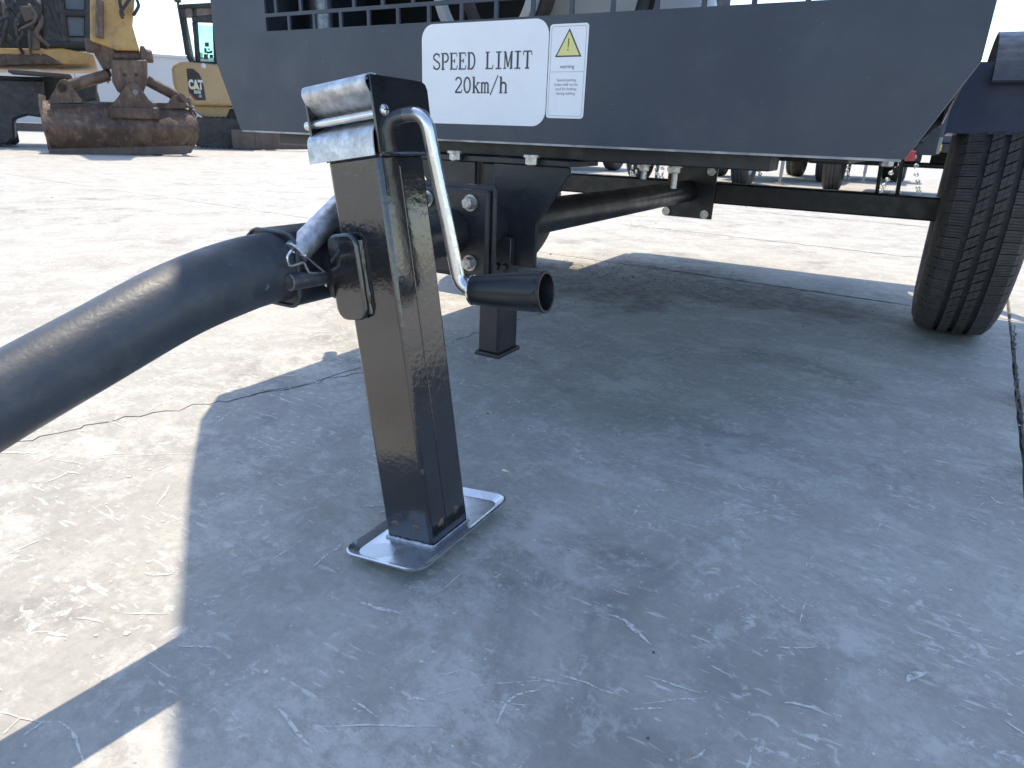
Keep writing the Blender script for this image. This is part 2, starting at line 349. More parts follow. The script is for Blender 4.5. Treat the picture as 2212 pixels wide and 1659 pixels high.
# pebbles and grit
pm = MB(); rr = random.Random(11)
def pebble(x, y, s):
    vs = []; 
    for a, b, c in ((1, 0, 0), (-1, 0, 0), (0, 1, 0), (0, -1, 0), (0, 0, 0.7), (0, 0, -0.4)):
        k = s * rr.uniform(0.6, 1.2); vs.append((x + a * k, y + b * k, s * 0.3 + c * k))
    pm.add(vs, [(0, 2, 4), (2, 1, 4), (1, 3, 4), (3, 0, 4), (2, 0, 5), (1, 2, 5), (3, 1, 5), (0, 3, 5)])
for _ in range(260): pebble(rr.gauss(-0.2, 0.22), rr.gauss(0.16, 0.2), rr.uniform(0.001, 0.0036))
for _ in range(150): pebble(rr.uniform(-2.6, 1.6), rr.uniform(-2.0, 3.5), rr.uniform(0.0008, 0.0022))
for _ in range(60): pebble(rr.uniform(-5, 2), rr.uniform(0, 6), rr.uniform(0.003, 0.007))
tag(pm.build('grit', 'crack', ground, ang=10), kind='stuff')

# pale scuffs and scrape marks with ragged edges, each lying on the slab
k = NT('pale_scuff'); kv = k.coord(ground)
tr_ = k.n('ShaderNodeBsdfTransparent'); mx_ = k.n('ShaderNodeMixShader')
k.set(mx_.inputs[0], k.ramp(k.noise(kv, 130, 5, 0.75), 0.34, 0.54, 0.0, 0.85)); k.t.links.new(tr_.outputs[0], mx_.inputs[1]); k.t.links.new(k.b.outputs[0], mx_.inputs[2])
k.t.links.new(mx_.outputs[0], k.t.nodes['Material Output'].inputs[0])
M['scuff'] = k.out((0.70, 0.685, 0.64), 0.8)
sc_ = MB(); rr = random.Random(31)
def scuff(x, y, ang, ln, wd, bend=0.15):
    nn_ = max(5, int(ln / 0.006)); vs = []; a_ = ang; z_ = 0.0006 + rr.random() * 0.0003
    for i in range(nn_ + 1):
        t = i / nn_; w_ = wd * (math.sin(math.pi * min(1, t * 1.08 + 0.02)) ** 0.6) * rr.uniform(0.45, 1.0)
        vs += [(x - math.sin(a_) * w_, y + math.cos(a_) * w_, z_), (x + math.sin(a_) * w_ * rr.uniform(0.5, 1), y - math.cos(a_) * w_ * rr.uniform(0.5, 1), z_)]
        x += math.cos(a_) * ln / nn_; y += math.sin(a_) * ln / nn_; a_ += rr.uniform(-bend, bend)
    sc_.add(vs, [(2 * i, 2 * i + 1, 2 * i + 3, 2 * i + 2) for i in range(nn_)])
for _ in range(380):
    c = rr.random(); ang = rr.gauss(0.35, 0.35) if c < 0.5 else (rr.gauss(1.5, 0.35) if c < 0.8 else rr.gauss(-0.6, 0.3))
    scuff(rr.uniform(-0.9, 1.1), rr.uniform(-2.1, -0.4), ang, rr.uniform(0.010, 0.07), rr.uniform(0.0008, 0.0024), 0.2)
for _ in range(26): scuff(rr.uniform(-0.6, 1.0), rr.uniform(-2.0, -0.7), rr.uniform(0, 3.1), rr.uniform(0.02, 0.07), rr.uniform(0.0025, 0.0055), 0.4)
for _ in range(7): scuff(rr.uniform(-0.5, 0.6), rr.uniform(-1.95, -1.2), rr.gauss(0.9, 0.5), rr.uniform(0.12, 0.3), rr.uniform(0.0008, 0.0016), 0.05)
for _ in range(120): scuff(rr.uniform(-4, 1.2), rr.uniform(-1.6, 4.0), rr.gauss(0.2, 0.4), rr.uniform(0.03, 0.22), rr.uniform(0.001, 0.004))
for _ in range(1500):
    x, y, r_ = rr.uniform(-0.7, 1.1), rr.uniform(-2.1, -0.3), rr.uniform(0.0008, 0.0028) * (1 if rr.random() < 0.8 else 1.7)
    n_ = 7; sc_.add([(x + r_ * rr.uniform(0.5, 1.1) * math.cos(6.283 * i / n_), y + r_ * 0.7 * rr.uniform(0.5, 1.1) * math.sin(6.283 * i / n_), 0.0010) for i in range(n_)], [tuple(range(n_))])
tag(sc_.build('scuff_marks', 'scuff', ground, fixn=False), kind='stuff')

# ------------------------------------------------------------------ the trailer
tr = empty('light_tower_trailer', TM)
tag(tr, 'charcoal steel trailer with speed limit sticker on its slotted front panel', 'trailer')
YF = -1.19
# front panel: one laser-cut sheet, slots in brick pattern
fp = MB(); T = 0.004
def sheet(x0, x1, z0, z1): fp.box(x0, x1, YF, YF + T, z0, z1)
fp.prism([(-0.549, YF, 0.449), (0.549, YF, 0.449), (0.598, YF, 0.548), (0.598, YF, 0.611), (-0.597, YF, 0.611), (-0.597, YF, 0.562)], (0, T, 0))
RZ, NR = 0.027, 7
zt = 0.611 + NR * RZ
sheet(-0.597, -0.4575, 0.611, zt); sheet(0.4575, 0.598, 0.611, zt)
for r in range(NR):
    z0 = 0.611 + r * RZ; z1 = z0 + 0.0215
    off = 0.0 if r % 2 == 0 else 0.02935
    x = -0.402 - 0.0587 + off
    while x < 0.4575:
        a, b = max(x - 0.0028, -0.4575), min(x + 0.0028, 0.4575)
        if b - a > 0.001: sheet(a, b, z0, z1)
        x += 0.0587
    sheet(-0.4575, 0.4575, z1, z0 + RZ)
fp.prism([(-0.597, YF, zt), (0.598, YF, zt), (0.598, YF, 2.3), (-0.335, YF, 2.3), (-0.443, YF, 1.78), (-0.543, YF, 1.207), (-0.597, YF, zt + 0.01)], (0, T, 0))
panel = fp.build('front_panel', 'panel', tr, fixn=True)
# return flanges of the panel
for a, b in (((0.549, 0.449), (0.598, 0.548)), ((0.598, 0.548), (0.598, 1.2)), ((-0.597, 0.562), (-0.549, 0.449)), ((-0.597, 0.85), (-0.597, 0.562))):
    d = Vector((b[0] - a[0], 0, b[1] - a[1])).normalized(); nrm = Vector((d.z, 0, -d.x)) * -0.003
    fl = MB(); fl.prism([(a[0], YF + T, a[1]), (b[0], YF + T, b[1]), (b[0] + nrm.x, YF + T, b[1] + nrm.z), (a[0] + nrm.x, YF + T, a[1] + nrm.z)], (0, 0.035, 0)); fl.build('panel_flange', 'tow', tr)
MB().box(-0.546, 0.546, YF + 0.0006, YF + 0.0075, 0.4462, 0.4490).build('panel_edge', 'bright', tr)  # narrow pale strip along the panel's bottom edge
# side, rear and floor
side = MB()
side.prism([(-0.592, -1.15, 0.562), (-0.592, 0.86, 0.562), (-0.575, 0.86, 0.84), (-0.575, -1.15, 0.84)], (0.004, 0, 0)); side.prism([(-0.574, -1.15, 0.84), (-0.574, 0.86, 0.84), (-0.40, 0.86, 1.86), (-0.40, -1.15, 1.86)], (0.004, 0, 0)); side.build('side_panel', 'panel', tr)  # upper half is unseen, raised to keep the sun off the slots
side = MB()
side.prism([(0.59, -1.15, 0.548), (0.59, 0.86, 0.548), (0.59, 0.86, 0.84), (0.59, -1.15, 0.84)], (0.004, 0, 0)); side.build('side_panel', 'panel', tr)
MB().prism([(-0.5, 0.86, 0.449), (0.5, 0.86, 0.449), (0.594, 0.86, 0.55), (0.594, 0.86, 0.84), (-0.594, 0.86, 0.84), (-0.594, 0.86, 0.55)], (0, 0.004, 0)).build('rear_panel', 'panel', tr)
MB().prism([(-0.52, -1.14, 0.452), (0.52, -1.14, 0.452), (0.52, 0.60, 0.452), (0.42, 0.858, 0.452), (-0.36, 0.858, 0.452), (-0.52, 0.68, 0.452)], (0, 0, 0.006)).build('floor_plate', 'dark', tr)
sk = MB()
sk.prism([(-0.523, -1.15, 0.452), (-0.523, 0.66, 0.452), (-0.592, 0.66, 0.560), (-0.592, -1.15, 0.560)], (0.003, 0, 0.002)); sk.build('shade_skirt', 'inner', tr)  # unseen skirt, kept on this side to close a gap in the shadow
rp = MB(); rp.box(-0.385, 0.62, -1.18, 0.9, 1.86, 1.9); rp.build('shade_roof', 'panel', tr, bevel=0.004)  # unseen roof, added to block the sun and fill the ground shadow
for x, y in ((-0.33, 0.8), (0.55, 0.8), (0.48, -1.12)):
    MB().box(x - 0.02, x + 0.02, y - 0.02, y + 0.02, 0.56, 1.86).build('roof_post', 'panel', tr)
# what stands behind the slots
MB().box(-0.585, -0.19, -0.55, 0.8, 0.46, 1.25).build('battery_cabinet', 'inner', tr, bevel=0.006)
MB().box(-0.585, -0.17, -0.80, -0.56, 0.46, 1.0).build('control_box', 'inner', tr, bevel=0.006)
MB().cyl((-0.520, -1.0, 0.46), (-0.56, -0.95, 1.3), 0.0225, n=24).build('mast_tube', 'galv', tr)
MB().cyl((-0.585, -0.93, 0.46), (-0.585, -0.93, 1.2), 0.014, n=16).build('yellow_hose', 'exc', tr)
dr = MB(); dr.lathe((0.02, -0.72, 0.46), (0, 0, 1), [(0, 0.16), (0.24, 0.16), (0.285, 0.145), (0.30, 0.11), (0.31, 0.05)], 40); dr.build('white_tank', 'white_p', tr)
rg = MB(); rg.lathe((-0.115, -1.03, 0.70), (0.15, 1, 0.1), [(-0.008, 0.115), (0.008, 0.115), (0.008, 0.100), (-0.008, 0.100)], 40, closed=True); rg.build('cable_reel_rim', 'white_p', tr)
rg = MB(); rg.lathe((-0.095, -0.99, 0.70), (0.15, 1, 0.1), [(-0.01, 0.098), (0.01, 0.098), (0.01, 0.088), (-0.01, 0.088)], 40, closed=True); rg.build('cable_reel_hoop', 'rust2', tr)
MB().cyl((0.17, -1.06, 0.6), (0.29, -1.0, 1.2), 0.013, n=14).build('stay_tube', 'dark', tr)

# stickers
def rrect(x0, x1, z0, z1, r, y, n=8):
    pts = []
    for cx_, cz_, a0 in ((x1 - r, z1 - r, 0), (x0 + r, z1 - r, 90), (x0 + r, z0 + r, 180), (x1 - r, z0 + r, 270)):
        pts += [(cx_ + r * math.cos(R(a0 + 90 * i / n)), y, cz_ + r * math.sin(R(a0 + 90 * i / n))) for i in range(n + 1)]
    return pts
s1 = MB(); s1.prism(rrect(-0.1205, 0.0955, 0.4715, 0.608, 0.021, YF - 0.0008), (0, 0.0008, 0))
sticker = s1.build('speed_limit_sticker', 'decal', tr); sticker['label'] = 'white rounded sticker reading SPEED LIMIT 20km/h'
# stroke lettering: (points, half width)
def arc(cx, cy, rx, ry, a0, a1, n=10): return [(cx + rx * math.cos(R(a0 + (a1 - a0) * i / n)), cy + ry * math.sin(R(a0 + (a1 - a0) * i / n))) for i in range(n + 1)]
V_, H_ = 0.048, 0.026
GLY = {
 'S': [(arc(0.25, 0.745, 0.17, 0.215, 35, 200) + [(0.15, 0.60), (0.36, 0.43)] + arc(0.25, 0.255, 0.18, 0.225, 35, -160), 0.036), ([(0.415, 0.93), (0.415, 0.74)], 0.018), ([(0.075, 0.06), (0.075, 0.27)], 0.018)],
 'P': [([(0.12, 0.02), (0.12, 0.98)], V_), ([(0.03, 0.02), (0.22, 0.02)], H_), ([(0.03, 0.97), (0.27, 0.97)], H_), (arc(0.27, 0.715, 0.16, 0.255, 90, -90), 0.038), ([(0.27, 0.46), (0.12, 0.46)], H_)],
 'E': [([(0.12, 0.02), (0.12, 0.98)], V_), ([(0.03, 0.97), (0.41, 0.97)], H_), ([(0.41, 0.97), (0.44, 0.77)], 0.018), ([(0.12, 0.51), (0.31, 0.51)], H_), ([(0.31, 0.39), (0.31, 0.63)], 0.02), ([(0.03, 0.02), (0.42, 0.02)], H_), ([(0.42, 0.02), (0.46, 0.24)], 0.018)],
 'D': [([(0.12, 0.02), (0.12, 0.98)], V_), ([(0.03, 0.97), (0.23, 0.97)], H_), ([(0.03, 0.02), (0.23, 0.02)], H_), (arc(0.23, 0.495, 0.21, 0.475, 90, -90, 14), 0.038)],
 'L': [([(0.14, 0.02), (0.14, 0.98)], V_), ([(0.04, 0.97), (0.25, 0.97)], H_), ([(0.04, 0.02), (0.42, 0.02)], H_), ([(0.42, 0.02), (0.46, 0.24)], 0.018)],
 'I': [([(0.25, 0.02), (0.25, 0.98)], V_), ([(0.10, 0.97), (0.40, 0.97)], H_), ([(0.10, 0.02), (0.40, 0.02)], H_)],
 'M': [([(0.08, 0.02), (0.08, 0.98)], 0.026), ([(0.10, 0.97), (0.25, 0.10)], 0.04), ([(0.25, 0.10), (0.40, 0.97)], 0.022), ([(0.42, 0.02), (0.42, 0.98)], V_), ([(0.01, 0.02), (0.15, 0.02)], H_), ([(0.34, 0.02), (0.49, 0.02)], H_), ([(0.01, 0.97), (0.10, 0.97)], H_), ([(0.40, 0.97), (0.49, 0.97)], H_)],
 'T': [([(0.25, 0.02), (0.25, 0.98)], V_), ([(0.05, 0.97), (0.45, 0.97)], H_), ([(0.05, 0.97), (0.03, 0.76)], 0.018), ([(0.45, 0.97), (0.47, 0.76)], 0.018), ([(0.14, 0.02), (0.36, 0.02)], H_)],
 '2': [(arc(0.25, 0.72, 0.165, 0.25, 165, -25) + [(0.30, 0.42), (0.07, 0.04)], 0.036), ([(0.06, 0.035), (0.42, 0.035)], 0.036), ([(0.42, 0.03), (0.45, 0.22)], 0.018)],
 '0': [(arc(0.25, 0.495, 0.17, 0.47, 0, 360, 28), 0.038)],
 'k': [([(0.13, 0.02), (0.13, 1.0)], V_), ([(0.04, 0.98), (0.13, 0.98)], H_), ([(0.13, 0.28), (0.38, 0.63)], 0.024), ([(0.22, 0.40), (0.40, 0.03)], 0.04), ([(0.05, 0.02), (0.21, 0.02)], H_), ([(0.31, 0.02), (0.48, 0.02)], H_), ([(0.30, 0.64), (0.46, 0.64)], H_)],
 'm': [([(0.08, 0.02), (0.08, 0.64)], 0.04), ([(0.01, 0.62), (0.08, 0.62)], H_), (arc(0.165, 0.50, 0.085, 0.14, 180, 0, 8) + [(0.25, 0.02)], 0.034), (arc(0.335, 0.50, 0.085, 0.14, 180, 0, 8) + [(0.42, 0.02)], 0.038), ([(0.01, 0.02), (0.15, 0.02)], H_), ([(0.19, 0.02), (0.31, 0.02)], H_), ([(0.36, 0.02), (0.49, 0.02)], H_)],
 '/': [([(0.05, -0.12), (0.45, 1.08)], 0.026)],
 'h': [([(0.12, 0.02), (0.12, 1.0)], V_), ([(0.04, 0.98), (0.12, 0.98)], H_), (arc(0.255, 0.46, 0.135, 0.18, 180, 0, 8) + [(0.39, 0.02)], 0.042), ([(0.04, 0.02), (0.21, 0.02)], H_), ([(0.30, 0.02), (0.47, 0.02)], H_)],
}
def lettering(word, x0, z0, pitch, hgt, mat, parent, y):
    xs = pitch / 0.5
    for ci, ch in enumerate(word):
        if ch == ' ': continue
        m = MB(); lay = 0
        for pts, hw in GLY[ch]:
            lay += 1; vs = []
            W = [Vector((p[0] * xs, p[1] * hgt)) for p in pts]
            for i, p in enumerate(W):
                d = (W[min(i + 1, len(W) - 1)] - W[max(i - 1, 0)]).normalized(); nn = Vector((-d.y, d.x)) * hw * xs
                for sgn in (1, -1): vs.append((x0 + ci * pitch + p.x + nn.x * sgn, y - lay * 0.00002, z0 + p.y + nn.y * sgn))
            m.add(vs, [(2 * i, 2 * i + 1, 2 * i + 3, 2 * i + 2) for i in range(len(W) - 1)])
        m.build('letter', mat, parent)
lettering('SPEED LIMIT', -0.1008, 0.5466, 0.01565, 0.0224, 'ink', sticker, YF - 0.0012)
lettering('20km/h', -0.0607, 0.5148, 0.01565, 0.0216, 'ink', sticker, YF - 0.0012)
s2 = MB(); s2.prism(rrect(0.0968, 0.1542, 0.483, 0.600, 0.0045, YF - 0.0008), (0, 0.0008, 0))
wl = s2.build('warning_sticker', 'decal', tr); wl['label'] = 'narrow white sticker with yellow warning triangle'
def frame(parent, x0, x1, z0, z1, t, mat, y):
    m = MB(); o = rrect(x0, x1, z0, z1, 0.003, y, 4); i = rrect(x0 + t, x1 - t, z0 + t, z1 - t, 0.0027, y, 4); k = len(o)
    m.add(o + i, [(a, (a + 1) % k, k + (a + 1) % k, k + a) for a in range(k)]); m.build('border_line', mat, parent)
frame(wl, 0.0995, 0.1515, 0.4858, 0.5972, 0.0004, 'faint_ink', YF - 0.0011)
MB().add([(0.0995, YF - 0.0011, 0.5415), (0.1515, YF - 0.0011, 0.5415), (0.1515, YF - 0.0011, 0.5419), (0.0995, YF - 0.0011, 0.5419)], [(0, 1, 2, 3)]).build('divider_line', 'faint_ink', wl)
MB().add([(0.1065, YF - 0.0011, 0.5600), (0.1460, YF - 0.0011, 0.5600), (0.1263, YF - 0.0011, 0.5945)], [(0, 1, 2)]).build('triangle_border', 'ink', wl)
tri = MB().add([(0.1096, YF - 0.0014, 0.5617), (0.1430, YF - 0.0014, 0.5617), (0.1263, YF - 0.0014, 0.5908)], [(0, 1, 2)]).build('triangle', 'warn', wl)
MB().add([(0.1252, YF - 0.0017, 0.5715), (0.1262, YF - 0.0017, 0.5715), (0.1268, YF - 0.0017, 0.5822), (0.1254, YF - 0.0017, 0.5822)], [(0, 1, 2, 3)]).add([(0.1257 + 0.0009 * math.cos(t * 0.7854), YF - 0.0017, 0.5685 + 0.0011 * math.sin(t * 0.7854)) for t in range(8)], [tuple(range(8))]).build('exclamation_mark', 'ink', wl)
RX = (R(90), 0, 0)
text_mesh('warning_word', 'warning', 0.0068, 'faint_ink', wl, (0.1255, YF - 0.0011, 0.5462), RX, 'CENTER', 0.00006)
for i, line in enumerate(('Special parking', 'brake shall not be', 'used for braking', 'during walking')):
    text_mesh('warning_text', line, 0.0049, 'faint_ink', wl, (0.1255, YF - 0.0011, 0.5300 - i * 0.0056), RX, 'CENTER', 0.00002)

# chassis below the floor
MB().box(-0.50, 0.40, -1.145, -1.085, 0.4265, 0.4515).build('crossmember', 'dark', tr, bevel=0.002)
MB().box(-0.50, 0.50, 0.30, 0.36, 0.41, 0.4515).build('crossmember', 'dark', tr, bevel=0.002)
for x in (-0.46, 0.46): MB().box(x - 0.025, x + 0.025, -1.083, 0.84, 0.438, 0.4515).build('chassis_rail', 'dark', tr, bevel=0.003)
# front bracket: gusset plate, hanging post, flange pair
for sx, xi in ((1, 0.008), (-1, 0.026)):
    gs = MB(); gs.prism([(sx * xi, -1.184, 0.4183), (sx * 0.134, -1.184, 0.4183), (sx * 0.136, -1.184, 0.4100), (sx * 0.098, -1.184, 0.352), (sx * 0.086, -1.184, 0.334), (sx * 0.086, -1.184, 0.268), (sx * xi, -1.184, 0.268)], (0, 0.008, 0))
    gs.build('gusset_plate', 'dark', tr, bevel=0.0015)
MB().box(-0.135, 0.135, -1.186, -1.082, 0.4185, 0.4264).build('bracket_top_plate', 'dark', tr, bevel=0.001)
MB().box(-0.020, 0.020, -1.175, -1.1125, 0.112, 0.419).build('hanging_post', 'dark', tr, bevel=0.004, seg=3)
MB().box(-0.0245, 0.0245, -1.180, -1.108, 0.106, 0.1135).build('post_foot', 'dark', tr, bevel=0.002)
MB().box(-0.066, 0.066, -1.272, -1.262, 0.258, 0.392).build('flange_plate', 'dark', tr, bevel=0.003)
MB().box(-0.061, 0.061, -1.284, -1.2725, 0.264, 0.386).build('flange_plate', 'dark', tr, bevel=0.003)
for x in (-0.041, 0.035):
    for z in (0.368, 0.284):
        MB().hexbolt((x, -1.284, z), (0, -1, 0), 0.0085, 0.012).build('flange_bolt', 'bolt', tr, ang=25)
MB().cyl((0, -1.263, 0.325), (0, -1.17, 0.325), 0.038, n=32).build('coupling_tube', 'dark', tr)
MB().box(0.0205, 0.052, -1.200, -1.186, 0.250, 0.312).build('clamp_plate', 'dark', tr, bevel=0.0015)
for x in (0.028, 0.042): MB().hexbolt((x, -1.200, 0.266), (0, -1, 0), 0.006, 0.005, washer=0).build('clamp_bolt', 'dark', tr)
for x in (-0.054, 0.080):
    MB().hexbolt((x, -1.196, 0.4330), (0, 0, -1), 0.0095, 0.013).build('bracket_bolt', 'bolt', tr, ang=25)
for x, st_ in ((0.222, 0.012), (0.268, 0.022), (0.53, 0.0)):
    MB().hexbolt((x, -1.115, 0.4265 if x < 0.4 else 0.449), (0, 0, -1), 0.0075, 0.009, washer=1.2, stud=st_).build('floor_bolt', 'bolt', tr, ang=25)
MB().cyl((0.0, -1.174, 0.325), (-0.03, -0.012, 0.318), 0.031, n=32).build('drawbar_tube', 'dark', tr)
MB().box(-0.098, 0.050, -0.010, 0.0, 0.240, 0.392).build('axle_plate', 'dark', tr, bevel=0.002)
for x, z in ((-0.088, 0.378), (0.034, 0.378), (-0.090, 0.254), (0.029, 0.254)):
    MB().cyl((x, -0.011, z), (x, -0.017, z), 0.0135, 0.0125, n=20).build('plate_bolt', 'bolt', tr)
MB().box(-0.64, 0.64, 0.0005, 0.061, 0.286, 0.346).build('axle_beam', 'dark', tr, bevel=0.005)
for sx in (-1, 1):
    for x in (0.474, 0.523):
        MB().tube([(sx * x, 0.02, 0.338), (sx * x, 0.02, 0.350), (sx * x * 0.985, 0.02, 0.452)], [0.010, 0.005, 0.005], 10).build('spring_rod', 'dark', tr)
    MB().prism([(sx * 0.545, -0.30, 0.449), (sx * 0.585, -0.30, 0.449), (sx * 0.585, -0.30, 0.505), (sx * 0.57, -0.30, 0.505)], (0, 0.006, 0)).build('skirt_bracket', 'tow', tr)
    MB().box(min(sx * 0.565, sx * 0.592), max(sx * 0.565, sx * 0.592), -0.262, -0.25, 0.452, 0.487).build('reflector_plate', 'bright', tr, bevel=0.001)

# wheels
RT, WX = 0.316, 0.713
def make_wheel(parent, sx):
    wh = MB()
    hw = 0.094
    prof = [(-0.060, 0.185), (-0.078, 0.195), (-0.091, 0.225), (-0.095, 0.250), (-0.091, 0.278), (-0.082, 0.296), (-0.072, RT - 0.013), (-0.04, RT - 0.0115), (0, RT - 0.0115)]
    prof = prof + [(-a, b) for a, b in prof[-2::-1]]
    inner = [(0.055, 0.18), (-0.055, 0.18)]
    wh.lathe((0, 0, 0), (1, 0, 0), prof + inner, 96, closed=True, ref=(0, 0, 1))
    ty = wh.build('tyre', 'rubber', parent, ang=50); ty.location = (sx * WX, 0.05, RT)
    tr_ = MB()
    def block(s0, s1, x0, x1, sk=0.0, r0=RT - 0.0125, r1=RT, drop0=0.0, drop1=0.0):
        vs = []
        for (r_, k0, k1) in ((r0, 1, 1), (r1, 1, 1)):
            for x, dd, sh in ((x0, drop0, 0), (x1, drop1, sk)):
                for s_ in (s0, s1):
                    a = (s_ + sh) / RT; rr_ = r_ - dd
                    vs.append((x, math.sin(a) * rr_, math.cos(a) * rr_))
        tr_.add(vs, [(0, 1, 3, 2), (4, 6, 7, 5), (0, 4, 5, 1), (2, 3, 7, 6), (0, 2, 6, 4), (1, 5, 7, 3)])
    NP = 74; pit = 2 * math.pi * RT / NP
    for i in range(NP):
        s = i * pit
        for side in (-1, 1):
            a, b = (0.0395, 0.0715)
            for k in range(4):   # shoulder rib with fine sipes
                s0 = s + k * pit / 4 + 0.0004 + (0.0016 if k == 0 else 0); s1 = s + (k + 1) * pit / 4 - 0.0004
                x0, x1 = (a, b) if side > 0 else (-b, -a)
                block(s0, s1, x0, x1, 0.0, drop0=0.0055 if side < 0 else 0, drop1=0.0055 if side > 0 else 0)
                x0, x1 = (b + 0.0004, 0.083) if side > 0 else (-0.083, -b - 0.0004)
                if k % 2 == 0: block(s0, s0 + pit / 2 - 0.0022, x0, x1, 0.0, r0=RT - 0.022, drop0=0.018 if side < 0 else 0.0056, drop1=0.018 if side > 0 else 0.0056)
            # centre ribs, slanted slots
            x0, x1 = (0.0062, 0.0275) if side > 0 else (-0.0275, -0.0062)
            for k in range(2):
                s0 = s + k * pit / 2 + (0.0022 if k == 0 else 0.0004); s1 = s + (k + 1) * pit / 2 - (0.0022 if k == 1 else 0.0004)
                xm = (x0 + x1) / 2
                block(s0, s1, x0, xm - 0.0006 * (k == 0), 0.007); block(s0 + 0.007, s1 + 0.007, xm + 0.0006 * (k == 1), x1, 0.007)
    td = tr_.build('tread', 'rubber', ty, fixn=False); tag(td, kind='stuff')
    rim = MB(); rim.lathe((0, 0, 0), (sx, 0, 0), [(-0.06, 0.184), (-0.055, 0.176), (0.03, 0.165), (0.05, 0.178), (0.062, 0.186), (0.058, 0.176), (0.03, 0.155), (0.02, 0.08), (0.035, 0.06), (0.03, 0.0), (-0.02, 0.0), (-0.02, 0.15)], 48, closed=True, ref=(0, 0, 1))
    rm = rim.build('rim', 'bolt', ty)
for sx in (-1, 1):
    make_wheel(tr, sx)
    # mudguard arch and the flat plate that carries it
    ar = MB(); n_ = 26; x0, x1 = (0.655, 0.86)
    outl = []
    for i in range(n_ + 1):
        a = R(136 - i * 118 / n_); outl.append((0.05 + 0.412 * math.cos(a), RT + 0.412 * math.sin(a)))
    for i in range(n_):
        (ya, za), (yb, zb) = outl[i], outl[i + 1]
        c_ = Vector((0, 0.05, RT)); f_ = 0.985
        ia, ib = (0.05 + (ya - 0.05) * f_, RT + (za - RT) * f_), (0.05 + (yb - 0.05) * f_, RT + (zb - RT) * f_)
        X0, X1 = sx * x0, sx * x1
        o_ = len(ar.v)
        ar.v += [(X0, ya, za), (X1, ya, za), (X1, yb, zb), (X0, yb, zb), (X0, ia[0], ia[1]), (X1, ia[0], ia[1]), (X1, ib[0], ib[1]), (X0, ib[0], ib[1])]
        ar.f += [tuple(o_ + k for k in f) for f in ((0, 1, 2, 3), (7, 6, 5, 4), (0, 3, 7, 4), (1, 5, 6, 2))]
        if i == 0: ar.f.append((o_, o_ + 4, o_ + 5, o_ + 1))
        if i == n_ - 1: ar.f.append((o_ + 3, o_ + 2, o_ + 6, o_ + 7))
    ar.build('mudguard', 'tow', tr)
    MB().prism([(sx * 0.594, -0.204, 0.497), (sx * 0.90, -0.204, 0.497), (sx * 0.90, -0.204, 0.60), (sx * 0.656, -0.204, 0.60), (sx * 0.656, -0.204, 0.642), (sx * 0.594, -0.204, 0.642)], (0, 0.004, 0)).build('mudguard_plate', 'fender', tr)
    MB().box(min(sx * 0.60, sx * 0.664), max(sx * 0.60, sx * 0.664), -0.198, 0.33, 0.50, 0.60).build('wheel_arch_liner', 'dark', tr)

# tow bar
tb = MB(); tb.tube(smooth_path([(0, -2.46, 0.05), (0, -2.25, 0.125), (0, -2.05, 0.196), (0, -1.90, 0.2475), (0, -1.80, 0.279), (0, -1.72, 0.3035), (0, -1.65, 0.3165), (0, -1.60, 0.3195), (0, -1.54, 0.3200)], 8), [0.0328 + 0.0036 * max(0.0, min(1.0, (i - 26) / 20.0)) for i in range(65)], 40)
tb.build('tow_bar', 'tow', tr)
MB().prism([(p[0], -1.604, p[2]) for p in rrect(-0.0375, 0.0375, 0.2800, 0.3575, 0.016, 0, 5)], (0, 0.104, 0)).build('tow_bar_collar', 'dark', tr, bevel=0.002)
MB().cyl((0, -1.505, 0.320), (0, -1.2845, 0.325), 0.0325, n=32).build('tow_bar_tube', 'dark', tr)
wr_ = MB(); rr = random.Random(3); rp_ = rrect(-0.0368, 0.0368, 0.2807, 0.3568, 0.016, 0, 6); rp_.append(rp_[0])
wr_.tube([(p[0], -1.605 + rr.uniform(-5e-4, 5e-4), p[2]) for p in rp_], [rr.uniform(0.0012, 0.0024) for _ in rp_], 8)
wr_.build('collar_weld', 'tow', tr)
ey = MB(); ey.lathe((0, -2.53, 0.045), (0, -0.3, 1), [(-0.014, 0.075), (0.014, 0.075), (0.014, 0.045), (-0.014, 0.045)], 40, closed=True); ey.build('towing_eye', 'dark', tr, bevel=0.004)
MB().cyl((0.030, -1.533, 0.316), (0.066, -1.533, 0.316), 0.040, n=36).build('jack_mount_tube', 'dark', tr, bevel=0.002)
MB().cyl((0.040, -1.6215, 0.3110), (0.040, -1.56, 0.3085), 0.0085, n=20).build('lock_rod', 'dullpin', tr, bevel=0.0012)

